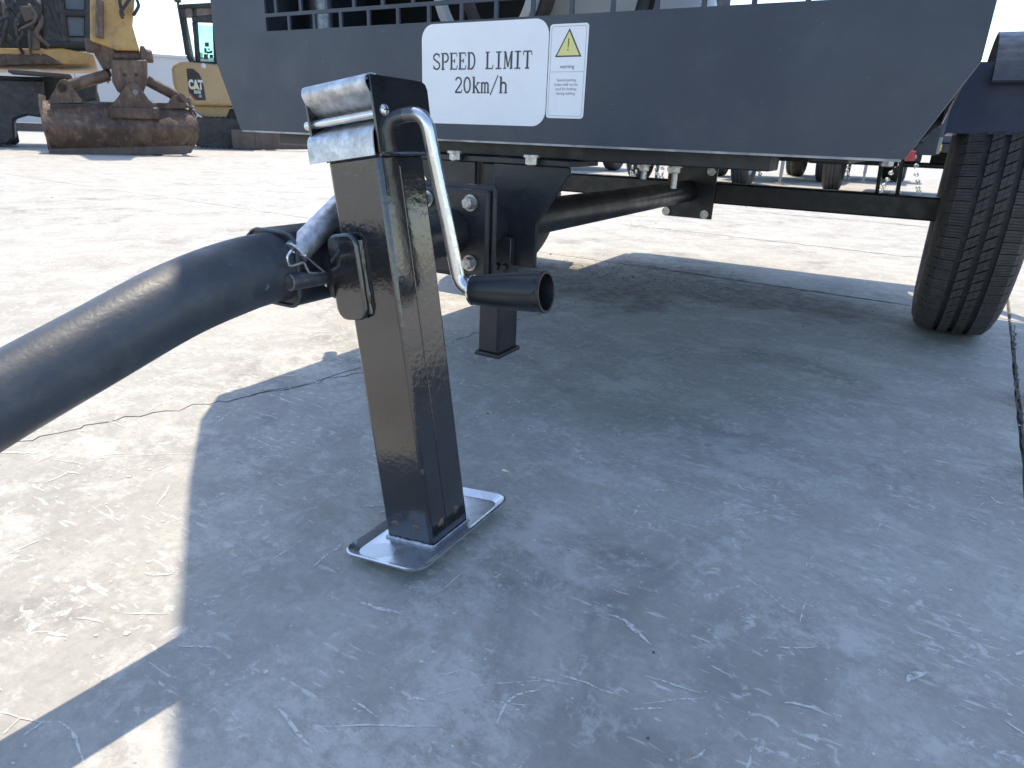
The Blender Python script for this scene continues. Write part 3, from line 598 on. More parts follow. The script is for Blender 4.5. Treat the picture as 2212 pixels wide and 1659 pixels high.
# ------------------------------------------------------------------ the side-wind jack
LEAN = R(8.44)
JM = TM @ Matrix.Translation((0.1800, -1.569, 0.0188)) @ Matrix.Rotation(-LEAN, 4, 'Y')
jk = empty('trailer_jack', JM)
tag(jk, 'black square-tube trailer jack with zinc crank and foot plate beside tow bar', 'jack')
pt = MB().box(-0.068, 0, 0, 0.071, -0.0042, 0.424).build('post', 'gloss', jk, bevel=0.0045, seg=4)
sm = MB(); sm.tube([(0.0002, 0.0295, 0.012 + 0.01 * i + 0.0) for i in range(41)], 0.0006, 8); sm.build('weld_seam', 'gloss', pt)
def weld_spot(p, nrm, a, b):
    m = MB(); p = Vector(p); nrm = Vector(nrm); t1 = Vector((0, 0, 1)); t2 = nrm.cross(t1); vs = [p + nrm * 0.0016]
    for ring, (k, hgt) in enumerate(((0.6, 0.0012), (1.0, -0.0004))):
        for i in range(14):
            t = 2 * math.pi * i / 14; w_ = 1 + 0.16 * math.sin(3 * t + p.x * 200 + p.y * 90)
            vs.append(p + nrm * hgt + (t2 * math.cos(t) * a + t1 * math.sin(t) * b) * k * w_)
    m.add(vs, [(0, 1 + i, 1 + (i + 1) % 14) for i in range(14)] + [(1 + i, 15 + i, 15 + (i + 1) % 14, 1 + (i + 1) % 14) for i in range(14)])
    m.build('weld_spot', 'weld', pt)
weld_spot((-0.052, 0, 0.020), (0, -1, 0), 0.0066, 0.0036); weld_spot((-0.021, 0, 0.0205), (0, -1, 0), 0.0062, 0.0038)
weld_spot((0, 0.020, 0.0205), (1, 0, 0), 0.0068, 0.0050); weld_spot((0, 0.050, 0.0235), (1, 0, 0), 0.0055, 0.0052)
weld_spot((-0.0006, 0.001, 0.092), (0.7, -0.7, 0), 0.0022, 0.004)
# foot plate: pressed tray with turned-up lip
def rr2(x0, x1, y0, y1, r, z, n=7):
    return [(a, b, z) for a, _, b in rrect(x0, x1, y0, y1, r, 0, n)]
x0, x1, y0, y1 = -0.0915, 0.0245, -0.056, 0.136
loops = [rr2(x0 + 0.012, x1 - 0.012, y0 + 0.012, y1 - 0.012, 0.014, -0.0005), rr2(x0 + 0.002, x1 - 0.002, y0 + 0.002, y1 - 0.002, 0.020, 0.0058),
         rr2(x0, x1, y0, y1, 0.0215, 0.0052), rr2(x0 + 0.001, x1 - 0.001, y0 + 0.001, y1 - 0.001, 0.021, 0.0024), rr2(x0 + 0.010, x1 - 0.010, y0 + 0.010, y1 - 0.010, 0.015, -0.0048)]
fpm = MB(); k = len(loops[0])
fpm.add(sum(loops, []), [(a * k + i, a * k + (i + 1) % k, (a + 1) * k + (i + 1) % k, (a + 1) * k + i) for a in range(4) for i in range(k)] + [tuple(range(k)), tuple(range(4 * k, 5 * k))[::-1]])
fpl = fpm.build('foot_plate', 'plate', jk, ang=22)
bd = MB(); rr = random.Random(5)
for a, b in (((-0.068, -0.0014), (0.0014, -0.0014)), ((0.0014, -0.0014), (0.0014, 0.071))):
    pth = []; nseg = 26
    for i in range(nseg + 1):
        t = i / nseg; pth.append((a[0] + (b[0] - a[0]) * t + rr.uniform(-3e-4, 3e-4), a[1] + (b[1] - a[1]) * t + rr.uniform(-3e-4, 3e-4), 0.0006))
    bd.tube(pth, [rr.uniform(0.0013, 0.0024) if a[0] < -0.01 else rr.uniform(0.0005, 0.0013) for _ in pth], 8)
bd.build('bead', 'caulk', fpl)
# head
hd = MB()
hp = [(0, 0.000, 0.4245), (0, 0.000, 0.4940), (0, 0.078, 0.4935), (0, 0.0845, 0.4905), (0, 0.0870, 0.4850), (0, 0.0870, 0.4245)]
hd.prism(hp, (0.0028, 0, 0)); hd.prism([(-0.0865, p[1], p[2]) for p in hp], (0.0028, 0, 0))
hd.box(-0.0836, -0.0002, 0.084, 0.0868, 0.4245, 0.4900); hd.box(-0.0836, -0.0002, 0.024, 0.0838, 0.4245, 0.4275); hd.box(-0.0836, -0.0002, 0.012, 0.0838, 0.4900, 0.4925)
head = hd.build('gear_housing', 'gloss', jk, bevel=0.0008)
ms = MB(); rr = random.Random(8)
ms.tube([(0.0016, 0.001 + 0.0028 * i, 0.4232 + rr.uniform(-4e-4, 4e-4)) for i in range(26)], 0.0022, 8)
ms.tube([(-0.068 + 0.0028 * i, 0.0, 0.4234 + rr.uniform(-3e-4, 3e-4)) for i in range(25)], 0.0018, 8)
ms.build('weld_seam', 'gloss', head)
def strip_profile(prof, th, xa, xb):
    P = [Vector((0, a, b)) for a, b in prof]; o = []
    for i, p in enumerate(P):
        d = (P[min(i + 1, len(P) - 1)] - P[max(i - 1, 0)]).normalized(); o.append(p + Vector((0, -d.z, d.y)) * th)
    n = len(P); vs = [Vector((x, p.y, p.z)) for x in (xa, xb) for p in P + o]
    m = MB(); L_ = 2 * n; fs = []
    for i in range(n - 1):
        fs += [(i, i + 1, L_ + i + 1, L_ + i), (n + i, L_ + n + i, L_ + n + i + 1, n + i + 1), (i, n + i, n + i + 1, i + 1), (L_ + i, L_ + i + 1, L_ + n + i + 1, L_ + n + i)]
    fs += [(0, L_, L_ + n, n), (n - 1, 2 * n - 1, L_ + 2 * n - 1, L_ + n - 1)]
    return m.add(vs, fs)
up_p = [(0.012, 0.4955)] + [(q_.y, q_.z) for q_ in smooth_path([(0, 0.004, 0.4955), (0, -0.0030, 0.4930), (0, -0.0050, 0.4870), (0, -0.0030, 0.4810), (0, 0.0015, 0.4760), (0, 0.0075, 0.4705), (0, 0.0140, 0.4650), (0, 0.0185, 0.4625)], 5)]
c1 = strip_profile(up_p, 0.0014, -0.0835, 0.0006).build('upper_cover', 'galv', jk)
lo_p = [(q_.y, q_.z) for q_ in smooth_path([(0, 0.0190, 0.4570), (0, 0.0100, 0.4530), (0, 0.0010, 0.4490), (0, -0.0030, 0.4445), (0, -0.0042, 0.4380), (0, -0.0048, 0.4300), (0, -0.0050, 0.4225)], 5)]
c2 = strip_profile(lo_p, 0.0014, -0.0880, -0.0002).build('lower_cover', 'galv', jk)
MB().cyl((-0.0965, 0.0075, 0.4600), (0.0005, 0.0075, 0.4600), 0.0042, n=20).build('cross_pin', 'zinc', jk, bevel=0.0008)
scr = MB(); scr.lathe((0.0028, 0.0145, 0.4630), (1, 0, 0), [(0, 0.0056), (0.0010, 0.0055), (0.0022, 0.0044), (0.0028, 0.0022), (0.0030, 0.0003)], 24); so = scr.build('screw', 'zinc', jk, ang=60)
MB().box(0.0052, 0.0060, 0.0139, 0.0151, 0.4598, 0.4662).box(0.0052, 0.0061, 0.0113, 0.0177, 0.4624, 0.4636).build('screw_slot', 'dark', so)
# crank and grip
cp = fillet([(0.0, 0.0455, 0.4600), (0.0265, 0.0465, 0.4590), (0.0300, 0.0670, 0.2830), (0.0560, 0.0700, 0.2790)], 0.017, 10)
cr = MB().tube(cp, 0.0071, 24).build('crank', 'zinc', jk, ang=60)
def gp(a, r): return (a, r)
gr_o = Vector((0.0470, 0.0690, 0.2803)); gr_d = Vector((0.0940, 0.0060, -0.0035)).normalized()
gb = MB(); gb.lathe(gr_o, gr_d, [(0.0, 0.0072), (0.0, 0.0150), (0.002, 0.0158), (0.012, 0.0166), (0.026, 0.0180), (0.048, 0.0198), (0.074, 0.0208), (0.080, 0.0210), (0.0808, 0.0215), (0.0835, 0.0215), (0.0840, 0.0211), (0.0840, 0.0186), (0.0830, 0.0183), (0.026, 0.0150), (0.026, 0.0072)], 48, closed=True)
gb.build('grip', 'plastic', cr, ang=40)
MB().lathe(gr_o - gr_d * 0.0022, gr_d, [(0, 0.006), (0, 0.0162), (0.0020, 0.0162), (0.0020, 0.006)], 36, closed=True).build('washer', 'zinc', cr)
# swivel sleeve on the left face
ss = MB(); ss.prism([(-0.0810, p[0], p[2]) for p in rrect(-0.008, 0.060, 0.264, 0.350, 0.012, 0, 6)], (0.0130, 0, 0)); ss.build('mount_sleeve', 'gloss', jk, bevel=0.002)
s3 = MB(); s3.prism([(p[0], -0.009, p[2]) for p in rrect(-0.0800, -0.038, 0.262, 0.352, 0.013, 0, 6)], (0, 0.0088, 0)); s3.build('sleeve_lip', 'gloss', jk, bevel=0.0028, seg=3)
sw = MB(); rr = random.Random(2)
sw.tube([(-0.0392 + rr.uniform(-5e-4, 5e-4), -0.001, 0.268 + 0.004 * i) for i in range(20)], [rr.uniform(0.0022, 0.0034) for _ in range(20)], 8); sw.build('weld_seam', 'gloss', jk)

# swivel pin with hairpin clip (held in the mount, can be drawn)
pn = empty('swivel_pin', TM @ Matrix.Translation((0.030, -1.5995, 0.334)))
tag(pn, 'grey steel swivel pin with hairpin wire clip between tow bar and jack', 'pin')
d_ = Vector((0, 0.0581, 0.0373)).normalized()
MB().cyl((0, -0.003, 0.002), d_ * 0.14, 0.0135, n=28).build('pin_body', 'galv', pn, bevel=0.0008)
ring = [(0.045, -1.6195, 0.3429), (0.045, -1.6247, 0.3381), (0.045, -1.6242, 0.3317), (0.045, -1.6204, 0.3284), (0.045, -1.6053, 0.3295), (0.045, -1.6009, 0.3233), (0.045, -1.5964, 0.3178), (0.045, -1.5812, 0.3151), (0.045, -1.5779, 0.3086), (0.045, -1.5752, 0.3003)]
off = Vector((0.030, -1.5995, 0.334))
cl = MB(); cl.tube([Vector((0.002, -0.006, 0.008))] + [p for p in smooth_path([Vector(p) - off for p in ring], 4)], 0.0014, 8)
leg_a = Vector((0.045, -1.6016, 0.3361)) - off; leg_b = Vector((0.045, -1.5542, 0.2972)) - off
cl.tube([leg_a + Vector((-0.022, -0.004, 0.004)), leg_a, leg_b], 0.0014, 8)
cl.build('hairpin_clip', 'zinc', pn)

# ------------------------------------------------------------------ background machines
# wheeled excavator; (u, v) are drawing units on a sheet in its front plane
def EX(u, v): return (0.001457 * u - 0.0002365 * v - 1.03275, 0.0000963 * u - 0.0015392 * v + 1.798)
ex = empty('wheeled_excavator', Matrix.Translation((-5.546, 9.616, 0)) @ Matrix.Rotation(R(29.97), 4, 'Z'))
tag(ex, 'yellow excavator with muddy undercarriage and rusty ditching bucket set on the ground', 'excavator')
def epoly(pts, y0, th, name, mat, parent, bevel=0.012):
    return MB().prism([(EX(*p)[0], y0, EX(*p)[1]) for p in pts], (0, th, 0)).build(name, mat, parent, bevel=bevel)
def ep(u, v, y): a = EX(u, v); return (a[0], y, a[1])
# bucket: curved shell with side plates
bu = MB()
cross = [(1205, -0.02, 0.0), (1160, -0.06, 0.0), (1080, -0.16, 0.0), (990, -0.20, 0.0), (930, -0.17, 0.0), (860, -0.06, 0.0), (790, 0.05, 0.0), (770, 0.10, 0.0)]
NU = 14; rows = []
for v, y, _ in cross:
    t = (v - 770) / 435.0
    ul = 360 - 70 * (1 - t) ** 1.5 if v < 1180 else 385
    ur = 1610 - 90 * abs((v - 1020) / 230.0) ** 1.6
    rows.append([(lambda uu: (EX(uu, v + 38 * (uu - 400) / 1200.0)[0], y + 0.16 * (i / NU - 0.5) ** 2, EX(uu, v + 38 * (uu - 400) / 1200.0)[1]))(ul + (ur - ul) * i / NU) for i in range(NU + 1)])
outer = [p for r_ in rows for p in r_]
inner_ = [(p[0], p[1] + 0.03, p[2]) for p in outer]; K = NU + 1; no = len(outer)
fs = []
for a in range(len(rows) - 1):
    for b in range(NU):
        i = a * K + b; fs += [(i, i + 1, i + K + 1, i + K), (no + i, no + i + K, no + i + K + 1, no + i + 1)]
for a in range(len(rows) - 1):
    for i in (a * K, a * K + NU): fs.append((i, i + K, no + i + K, no + i))
for b in range(NU):
    for i in (b, (len(rows) - 1) * K + b): fs.append((i, i + 1, no + i + 1, no + i))
bu.add(outer + inner_, fs); bucket = bu.build('bucket', 'rust', ex, ang=30)
for (u_top, u_mid, u_bot) in ((285, 330, 380), (1540, 1600, 1500)):
    dv = 0 if u_top < 600 else 38
    MB().prism([ep(u_bot, 1190 + dv, -0.05), ep(u_mid, 1000 + dv, -0.18), ep(u_top + 6, 800 + dv, 0.02), ep(u_top, 715 + dv, 0.10), ep(u_top, 715 + dv, 0.75), ep(u_bot, 1150 + dv, 0.55)], (0.035 * (1 if u_top < 600 else -1), 0, 0)).build('bucket_side', 'rust', bucket, bevel=0.008)
epoly([(372, 1150), (1545, 1168), (1575, 1195), (1500, 1248), (400, 1216), (360, 1180)], -0.085, 0.05, 'cutting_edge', 'rust2', bucket)
epoly([(375, 780), (850, 800), (1240, 825), (1560, 860), (1590, 905), (1580, 950), (400, 905)], 0.03, 0.06, 'shaded_back_plate', 'mach', bucket)  # black colour paints in the shade of the tilt head
epoly([(840, 830), (1240, 840), (1255, 940), (850, 920)], -0.19, 0.20, 'torque_box', 'rust', bucket, 0.02)
for yy in (-0.14, 0.10):
    epoly([(820, 850), (900, 760), (950, 690), (985, 645), (1030, 630), (1075, 650), (1110, 700), (1160, 770), (1260, 850)], yy, 0.05, 'bucket_ear', 'rust', bucket)
MB().cyl(ep(1048, 712, -0.165), ep(1048, 712, 0.19), 0.035, n=20).build('tilt_pin', 'dullpin', bucket)
for (us, du) in (((430, 545), 0), ((1340, 1490), 0)):
    for yy in (0.0, 0.16):
        lo = 790 if us[0] < 600 else 850
        top = 600 if us[0] < 600 else 735
        epoly([(us[0] - 75, lo), (us[0], top + 60), (us[0] + 25, top + 10), (us[0] + 60, top), (us[0] + 100, top + 20), (us[1] + 20, top + 90), (us[1] + 95, lo)], yy, 0.04, 'cylinder_ear', 'rust', bucket, 0.008)
# tilt head and coupler
th = epoly([(850, 450), (1145, 450), (1152, 560), (1148, 640), (1110, 730), (1050, 760), (960, 740), (905, 700), (862, 620)], -0.06, 0.14, 'tilt_head', 'rust', ex, 0.02)
for u in (960, 1058): MB().cyl(ep(u, 570, -0.066), ep(u, 570, -0.04), 0.026, n=18).build('bolt_hole', 'mach', th)
for poly, yy in ((((785, 300), (850, 300), (880, 330), (880, 470), (850, 520), (800, 520), (760, 420)), 0.06), (((1085, 335), (1115, 330), (1150, 380), (1150, 560), (1100, 560)), 0.02), (((700, 290), (790, 295), (800, 420), (860, 560), (830, 640), (790, 520), (720, 400)), 0.14)):
    epoly(poly, yy, 0.16, 'coupler_fork', 'rust', ex, 0.015)
MB().cyl(ep(650, 330, 0.22), ep(800, 340, 0.22), 0.085, n=24).build('link_boss', 'rust2', ex, bevel=0.01)
MB().cyl(ep(875, 415, 0.12), ep(1190, 415, 0.12), 0.072, n=28).build('coupler_pin', 'rust', ex, bevel=0.01)
MB().cyl(ep(1140, 410, 0.12), ep(1195, 412, 0.12), 0.085, n=28).build('pin_boss', 'rust2', ex, bevel=0.012)
# tilt cylinders
for a, b, ye in (((835, 565), (470, 668), 0.12), ((1150, 610), (1445, 762), 0.12)):
    A_, B_ = Vector(ep(*a, ye)), Vector(ep(*b, ye)); D_ = B_ - A_
    cy_ = MB().cyl(A_, A_ + D_ * 0.86, 0.072, n=24).build('tilt_cylinder', 'rust', ex, bevel=0.008)
    MB().cyl(A_ + D_ * 0.8, B_, 0.045, n=20).build('piston_rod', 'rust2', cy_)
    MB().cyl(B_ + Vector((0, -0.12, 0)), B_ + Vector((0, 0.12, 0)), 0.06, n=20).build('cylinder_pin', 'rust', cy_)
# stick, going up and back to the boom
sk_ = MB()
fr_ = [ep(690, 300, 0.0), ep(900, 375, 0.0), ep(1085, 375, 0.0), ep(1025, 180, 0.03), ep(1045, -60, 0.1), ep(690, -60, 0.1)]
sk_.prism(fr_, (0, 0.42, 0))
stick = sk_.build('stick', 'exc', ex, bevel=0.02)
MB().prism([ep(690, -55, 0.1), ep(1045, -55, 0.1), ep(1010, -1750, 0.35), ep(790, -1750, 0.35)], (0, 0.45, 0)).build('stick_top', 'exc', stick, bevel=0.02)
MB().cyl(ep(740, 300, 0.10), ep(725, -120, 0.16), 0.05, n=20).build('bucket_cylinder', 'chrome', stick)
MB().cyl(ep(765, 280, -0.03), ep(765, 0, 0.02), 0.045, n=20).build('side_rail', 'rust', stick)
for i, pts in enumerate((((1010, -40, -0.02), (960, 40, -0.05), (930, 80, -0.06), (945, 130, -0.04)), ((1040, -50, 0.0), (1070, 20, -0.02), (1050, 70, -0.03), (1030, 100, 0.0)), ((920, -40, 0.0), (925, 30, -0.04), (950, 110, -0.03)))):
    MB().tube(smooth_path([ep(*p) for p in pts], 5), 0.02, 10).build('hydraulic_hose', 'mach', stick)
MB().box(*sorted((ep(1000, 0, 0)[0], ep(1095, 0, 0)[0])), -0.02, 0.3, *sorted((ep(1000, 85, 0)[1], ep(1000, -30, 0)[1]))).build('stick_bracket', 'rust', stick, bevel=0.02)
MB().prism([ep(800, -1720, 0.45), ep(980, -1720, 0.45), ep(800, -500, 3.4), ep(500, -500, 3.4)], (0, 0.1, 0.75)).build('boom', 'exc', ex, bevel=0.03)
# upper structure
def EB(u, v): return (0.0015948 * u - 0.0003003 * v - 1.15193, 0.0001055 * u - 0.0017379 * v + 2.0122)
def eb(u, v, y): a = EB(u, v); return (a[0], y + 1.8, a[1])
def bpoly(pts, y0, th_, name, mat, parent, bevel=0.015): return MB().prism([eb(*p, y0) for p in pts], (0, th_, 0)).build(name, mat, parent, bevel=bevel)
bpoly([(-700, 380), (360, 380), (480, 370), (740, 420), (760, 490), (480, 500), (-700, 480)], 0.0, 2.6, 'deck', 'exc', ex)
bpoly([(-700, 430), (350, 420), (500, 500), (-700, 530)], -0.02, 0.1, 'deck_beam', 'rust', ex)
cab_o = None
for a, b in (((340, -420, 0), (400, 60, 0)), ((400, 60, 0), (520, 320, 0)), ((690, -420, 0), (690, 320, 0)), ((350, 340, 0), (700, 345, 0)), ((460, -420, 0), (470, -10, 0)), ((470, -10, 0), (505, 270, 0)), ((460, 100, 0), (690, 100, 0)), ((690, -420, 1.3), (690, 320, 1.3)), ((340, -420, 1.3), (340, 320, 1.3))):
    o = MB().cyl(eb(*a), eb(*b), 0.05, n=8).build('cab_post', 'mach', cab_o or ex); cab_o = cab_o or o
bpoly([(330, -400), (470, -400), (470, -20), (505, 260), (560, 330), (330, 350)], -0.02, 0.06, 'cab_corner_panel', 'mach', cab_o)
bpoly([(470, -400), (690, -400), (690, 95), (480, 105)], 0.03, 0.012, 'cab_glass', 'cabglass', cab_o, 0)
bpoly([(482, 112), (690, 110), (690, 270), (520, 275)], 0.03, 0.012, 'cab_glass', 'cabglass', cab_o, 0)
bpoly([(505, 290), (690, 285), (690, 335), (560, 330)], -0.03, 0.1, 'cab_sill', 'track', cab_o)
bpoly([(330, -430), (720, -430), (720, -480), (330, -480)], -0.1, 1.6, 'cab_roof', 'mach', cab_o)
bpoly([(345, -400), (700, -400), (700, 340), (345, 340)], 1.28, 0.05, 'cab_back', 'mach', cab_o)
bpoly([(-700, -300), (340, -300), (340, 385), (-700, 385)], 0.55, 1.6, 'engine_cover', 'mach', ex)
rr = random.Random(21)
for i in range(16):
    u = rr.uniform(0, 330); v = rr.uniform(-60, 200)
    pts = [eb(u, v, -0.05), eb(u + rr.uniform(-60, 60), v + 70, -0.15), eb(u + rr.uniform(-70, 70), v + 140, -0.12), eb(u + rr.uniform(-60, 60), v + rr.uniform(180, 260), -0.02)]
    MB().tube(smooth_path(pts, 4), rr.choice((0.018, 0.024, 0.03)), 8).build('hydraulic_hose', rr.choice(('mach', 'mach', 'track', 'rust2')), ex)
bpoly([(150, 70), (290, 60), (310, 150), (200, 190)], -0.1, 0.2, 'valve_block', 'rust2', ex)
bpoly([(230, 240), (300, 240), (310, 390), (250, 390)], -0.08, 0.15, 'swing_boss', 'rust2', ex)
# undercarriage
bpoly([(-600, 560), (760, 600), (760, 760), (640, 800), (-600, 800)], 0.5, 1.2, 'undercarriage', 'mach', ex)
bpoly([(80, 548), (560, 585), (560, 612), (80, 575)], -0.25, 0.5, 'running_board', 'track', ex)
bpoly([(-500, 600), (330, 620), (345, 930), (200, 905), (95, 935), (100, 1080), (40, 1140), (-500, 1150)], 0.15, 0.3, 'dozer_blade', 'mach', ex, 0.03)
for u, y in ((-120, 0.85), (620, 1.0)):
    wv = MB(); c_ = Vector(eb(u, 850, y)); c_.z = 0.5
    wv.lathe(c_, (1, 0.1, 0), [(-0.20, 0.28), (-0.26, 0.36), (-0.26, 0.44), (-0.2, 0.49), (0.2, 0.49), (0.26, 0.44), (0.26, 0.36), (0.20, 0.28)], 40, closed=True)
    wo = wv.build('road_wheel', 'track', ex)
    MB().cyl(c_ + Vector((-0.15, 0, 0)), c_ + Vector((0.15, 0, 0)), 0.29, n=28).build('hub', 'exc', wo)

# mini excavator
def MX(u, v): return (0.0016717 * u - 0.0001614 * v - 1.22218, 0.000102 * u - 0.0016199 * v + 2.4476)
m0 = empty('mini_excavator', Matrix.Translation((-5.849, 13.32, 0)) @ Matrix.Rotation(R(23.7), 4, 'Z'))
tag(m0, 'small tan-yellow tracked digger with black decal and green-tinted cab window', 'excavator')
def mp(u, v, y=0.0): a = MX(u, v); return (a[0], y + 0.65, a[1])
def mpoly(pts, y0, th_, name, mat, parent, bevel=0.02, seg=3): return MB().prism([mp(*p, y0) for p in pts], (0, th_, 0)).build(name, mat, parent, bevel=bevel, seg=seg)
mb_ = mpoly([(485, 720), (500, 680), (545, 648), (620, 640), (900, 665), (1300, 690), (1300, 1120), (1060, 1112), (700, 1095), (585, 1050), (520, 950), (497, 860)], -0.7, 1.5, 'engine_cover', 'mini', m0, 0.06, 4)
mpoly([(700, 1097), (1070, 1110), (1070, 1130), (1035, 1232), (800, 1225), (705, 1160)], -0.55, 1.2, 'lower_cover', 'mini', m0)
dec = mpoly([(635, 715), (700, 715), (722, 735), (758, 765), (783, 820), (803, 900), (822, 1042), (718, 1042), (655, 965), (640, 800)], -0.706, 0.003, 'decal', 'mach', mb_, 0)
MB().add([mp(655, 968, -0.7065), mp(662, 962, -0.7065), mp(735, 1042, -0.7065), mp(712, 1042, -0.7065)], [(0, 1, 2, 3)]).build('decal_stripe', 'red', dec)
a = mp(655, 918, -0.708); text_mesh('decal_letters', 'CAT', 0.205, 'white_p', dec, a, (R(90), 0, 0), 'LEFT', 0.012, 0.58)
MB().add([mp(688, 920, -0.709), mp(762, 922, -0.709), mp(725, 880, -0.709)], [(0, 1, 2)]).build('decal_triangle', 'warn', dec)
a = mp(703, 970, -0.708); text_mesh('decal_number', '305E', 0.075, 'white_p', dec, a, (R(90), 0, 0), 'LEFT', 0.003, 0.8)
a = mp(752, 1010, -0.708); text_mesh('decal_number', 'CR', 0.05, 'white_p', dec, a, (R(90), 0, 0), 'LEFT', 0.002, 0.8)
for u, v in ((805, 685),):
    lm = MB(); lm.lathe(mp(u, v, -0.69), (0, -1, 0.25), [(0, 0.045), (0.012, 0.042), (0.018, 0.02)], 24); lm.build('sunlit_spot', 'white_p', mb_)  # flat white ellipse painting in the sunlit top of the cover
cabm = None
for a, b in (((578, 70, -0.5), (612, 300, -0.5)), ((612, 300, -0.5), (648, 570, -0.5)), ((648, 570, -0.5), (700, 650, -0.5)), ((722, 110, -0.5), (748, 650, -0.5)), ((700, 655, -0.5), (1150, 668, -0.5)), ((925, 250, -0.5), (935, 660, -0.5)), ((600, 100, 0.6), (690, 650, 0.6)), ((930, 90, 0.6), (940, 650, 0.6)), ((1290, 90, 0.6), (1300, 650, 0.6)), ((1290, 90, -0.5), (1300, 650, -0.5))):
    o = MB().cyl(mp(*a), mp(*b), 0.045, n=8).build('cab_post', 'mach', cabm or m0); cabm = cabm or o
mpoly([(562, 72), (880, 42), (1310, 42), (1310, 100), (880, 100), (575, 112)], -0.6, 1.3, 'cab_roof', 'mach', cabm)
mpoly([(560, 95), (640, 95), (622, 200), (590, 210)], -0.58, 0.06, 'roof_bracket', 'mach', cabm)
mpoly([(690, 180), (880, 160), (1300, 160), (1300, 245), (700, 240)], -0.56, 0.06, 'window_head', 'mach', cabm)
mpoly([(694, 235), (722, 240), (762, 640), (735, 640)], -0.56, 0.06, 'door_pillar', 'mach', cabm)
mpoly([(752, 252), (905, 272), (915, 628), (770, 625)], -0.50, 0.008, 'side_window', 'greenglass', cabm, 0)
mpoly([(640, 250), (690, 245), (728, 600), (700, 620), (660, 540)], -0.50, 0.008, 'front_window', 'clearglass', cabm, 0)
for (u0, v0, u1, v1) in ((820, 436, 862, 482), (812, 495, 838, 545), (852, 495, 870, 518), (838, 528, 872, 552), (872, 518, 896, 550), (806, 556, 850, 612), (865, 560, 902, 596), (768, 538, 778, 606), (782, 545, 796, 610)):
    mpoly([(u0, v0), (u1, v0), (u1, v1), (u0, v1)], -0.515, 0.004, 'window_sticker', 'track', cabm, 0)
be = MB(); be.lathe(mp(565, 72, -0.4), (0, 0, 1), [(0, 0.02), (0.05, 0.02), (0.06, 0.06), (0.13, 0.055), (0.16, 0.03)], 16); be.build('beacon', 'rust2', cabm)
mpoly([(800, 1228), (1040, 1235), (1035, 1130), (1300, 1130), (1300, 1350), (1180, 1350), (1040, 1280), (800, 1262)], -0.4, 1.0, 'swing_frame', 'mach', m0)
tk = MB(); zc = 0.27
for yy in (-0.10, 1.20):
    pts = []; c0, c1 = mp(780, 1420)[0], mp(1250, 1420)[0]
    for i in range(13): t = R(90 + 15 * i); pts.append((c0 + 0.26 * math.cos(t), yy, zc + 0.26 * math.sin(t)))
    for i in range(13): t = R(-90 + 15 * i); pts.append((c1 + 0.26 * math.cos(t), yy, zc + 0.26 * math.sin(t)))
    tm = MB(); tm.prism(pts, (0, 0.36, 0)); to = tm.build('rubber_track', 'track', m0, bevel=0.02)
    lug = MB()
    for i in range(26):
        p, q_ = Vector(pts[i]), Vector(pts[(i + 1) % 26]); L_ = (q_ - p).length; steps = max(1, int(L_ / 0.09))
        for s_ in range(steps):
            c_ = p + (q_ - p) * ((s_ + 0.5) / steps); d = (q_ - p).normalized(); nn = Vector((d.z, 0, -d.x))
            lug.prism([c_ - d * 0.022 - nn * 0.008, c_ + d * 0.022 - nn * 0.008, c_ + d * 0.014 + nn * 0.02, c_ - d * 0.014 + nn * 0.02], (0, 0.36, 0))
    lo = lug.build('track_lugs', 'track', to); tag(lo, kind='stuff')
    to.location.z = 0.012; 
mpoly([(1072, 1362), (1330, 1372), (1960, 1400), (1975, 1560), (1955, 1610), (1330, 1590), (1095, 1572), (1080, 1500)], -1.0, 0.08, 'dozer_blade', 'rust2', m0, 0.012)
mpoly([(1330, 1376), (1345, 1376), (1345, 1588), (1330, 1588)], -1.012, 0.02, 'blade_rib', 'rust2', m0, 0.004)
MB().box(mp(1250, 0)[0] + 0.1, mp(1250, 0)[0] + 0.3, -0.3, 0.4, 0.2, 0.35).build('blade_arm', 'rust2', m0)

# far wall of a hall
wa = empty('hall_wall', Matrix.Translation((-11.0, 24.6, 0)) @ Matrix.Rotation(R(24), 4, 'Z'))
tag(wa, 'long pale grey hall wall behind the diggers', 'wall')
for i in range(10):
    MB().box(-18 + i * 3.6, -18 + (i + 1) * 3.6 - 0.015, 0, 0.3, 0.25, 2.42).build('wall_panel', 'wall', wa)
MB().box(-18, 18, -0.05, 0.33, 0, 0.24).build('plinth', 'rust2', wa)
MB().box(-18.1, 18.1, -0.08, 0.4, 2.42, 2.5).build('parapet', 'wall', wa)

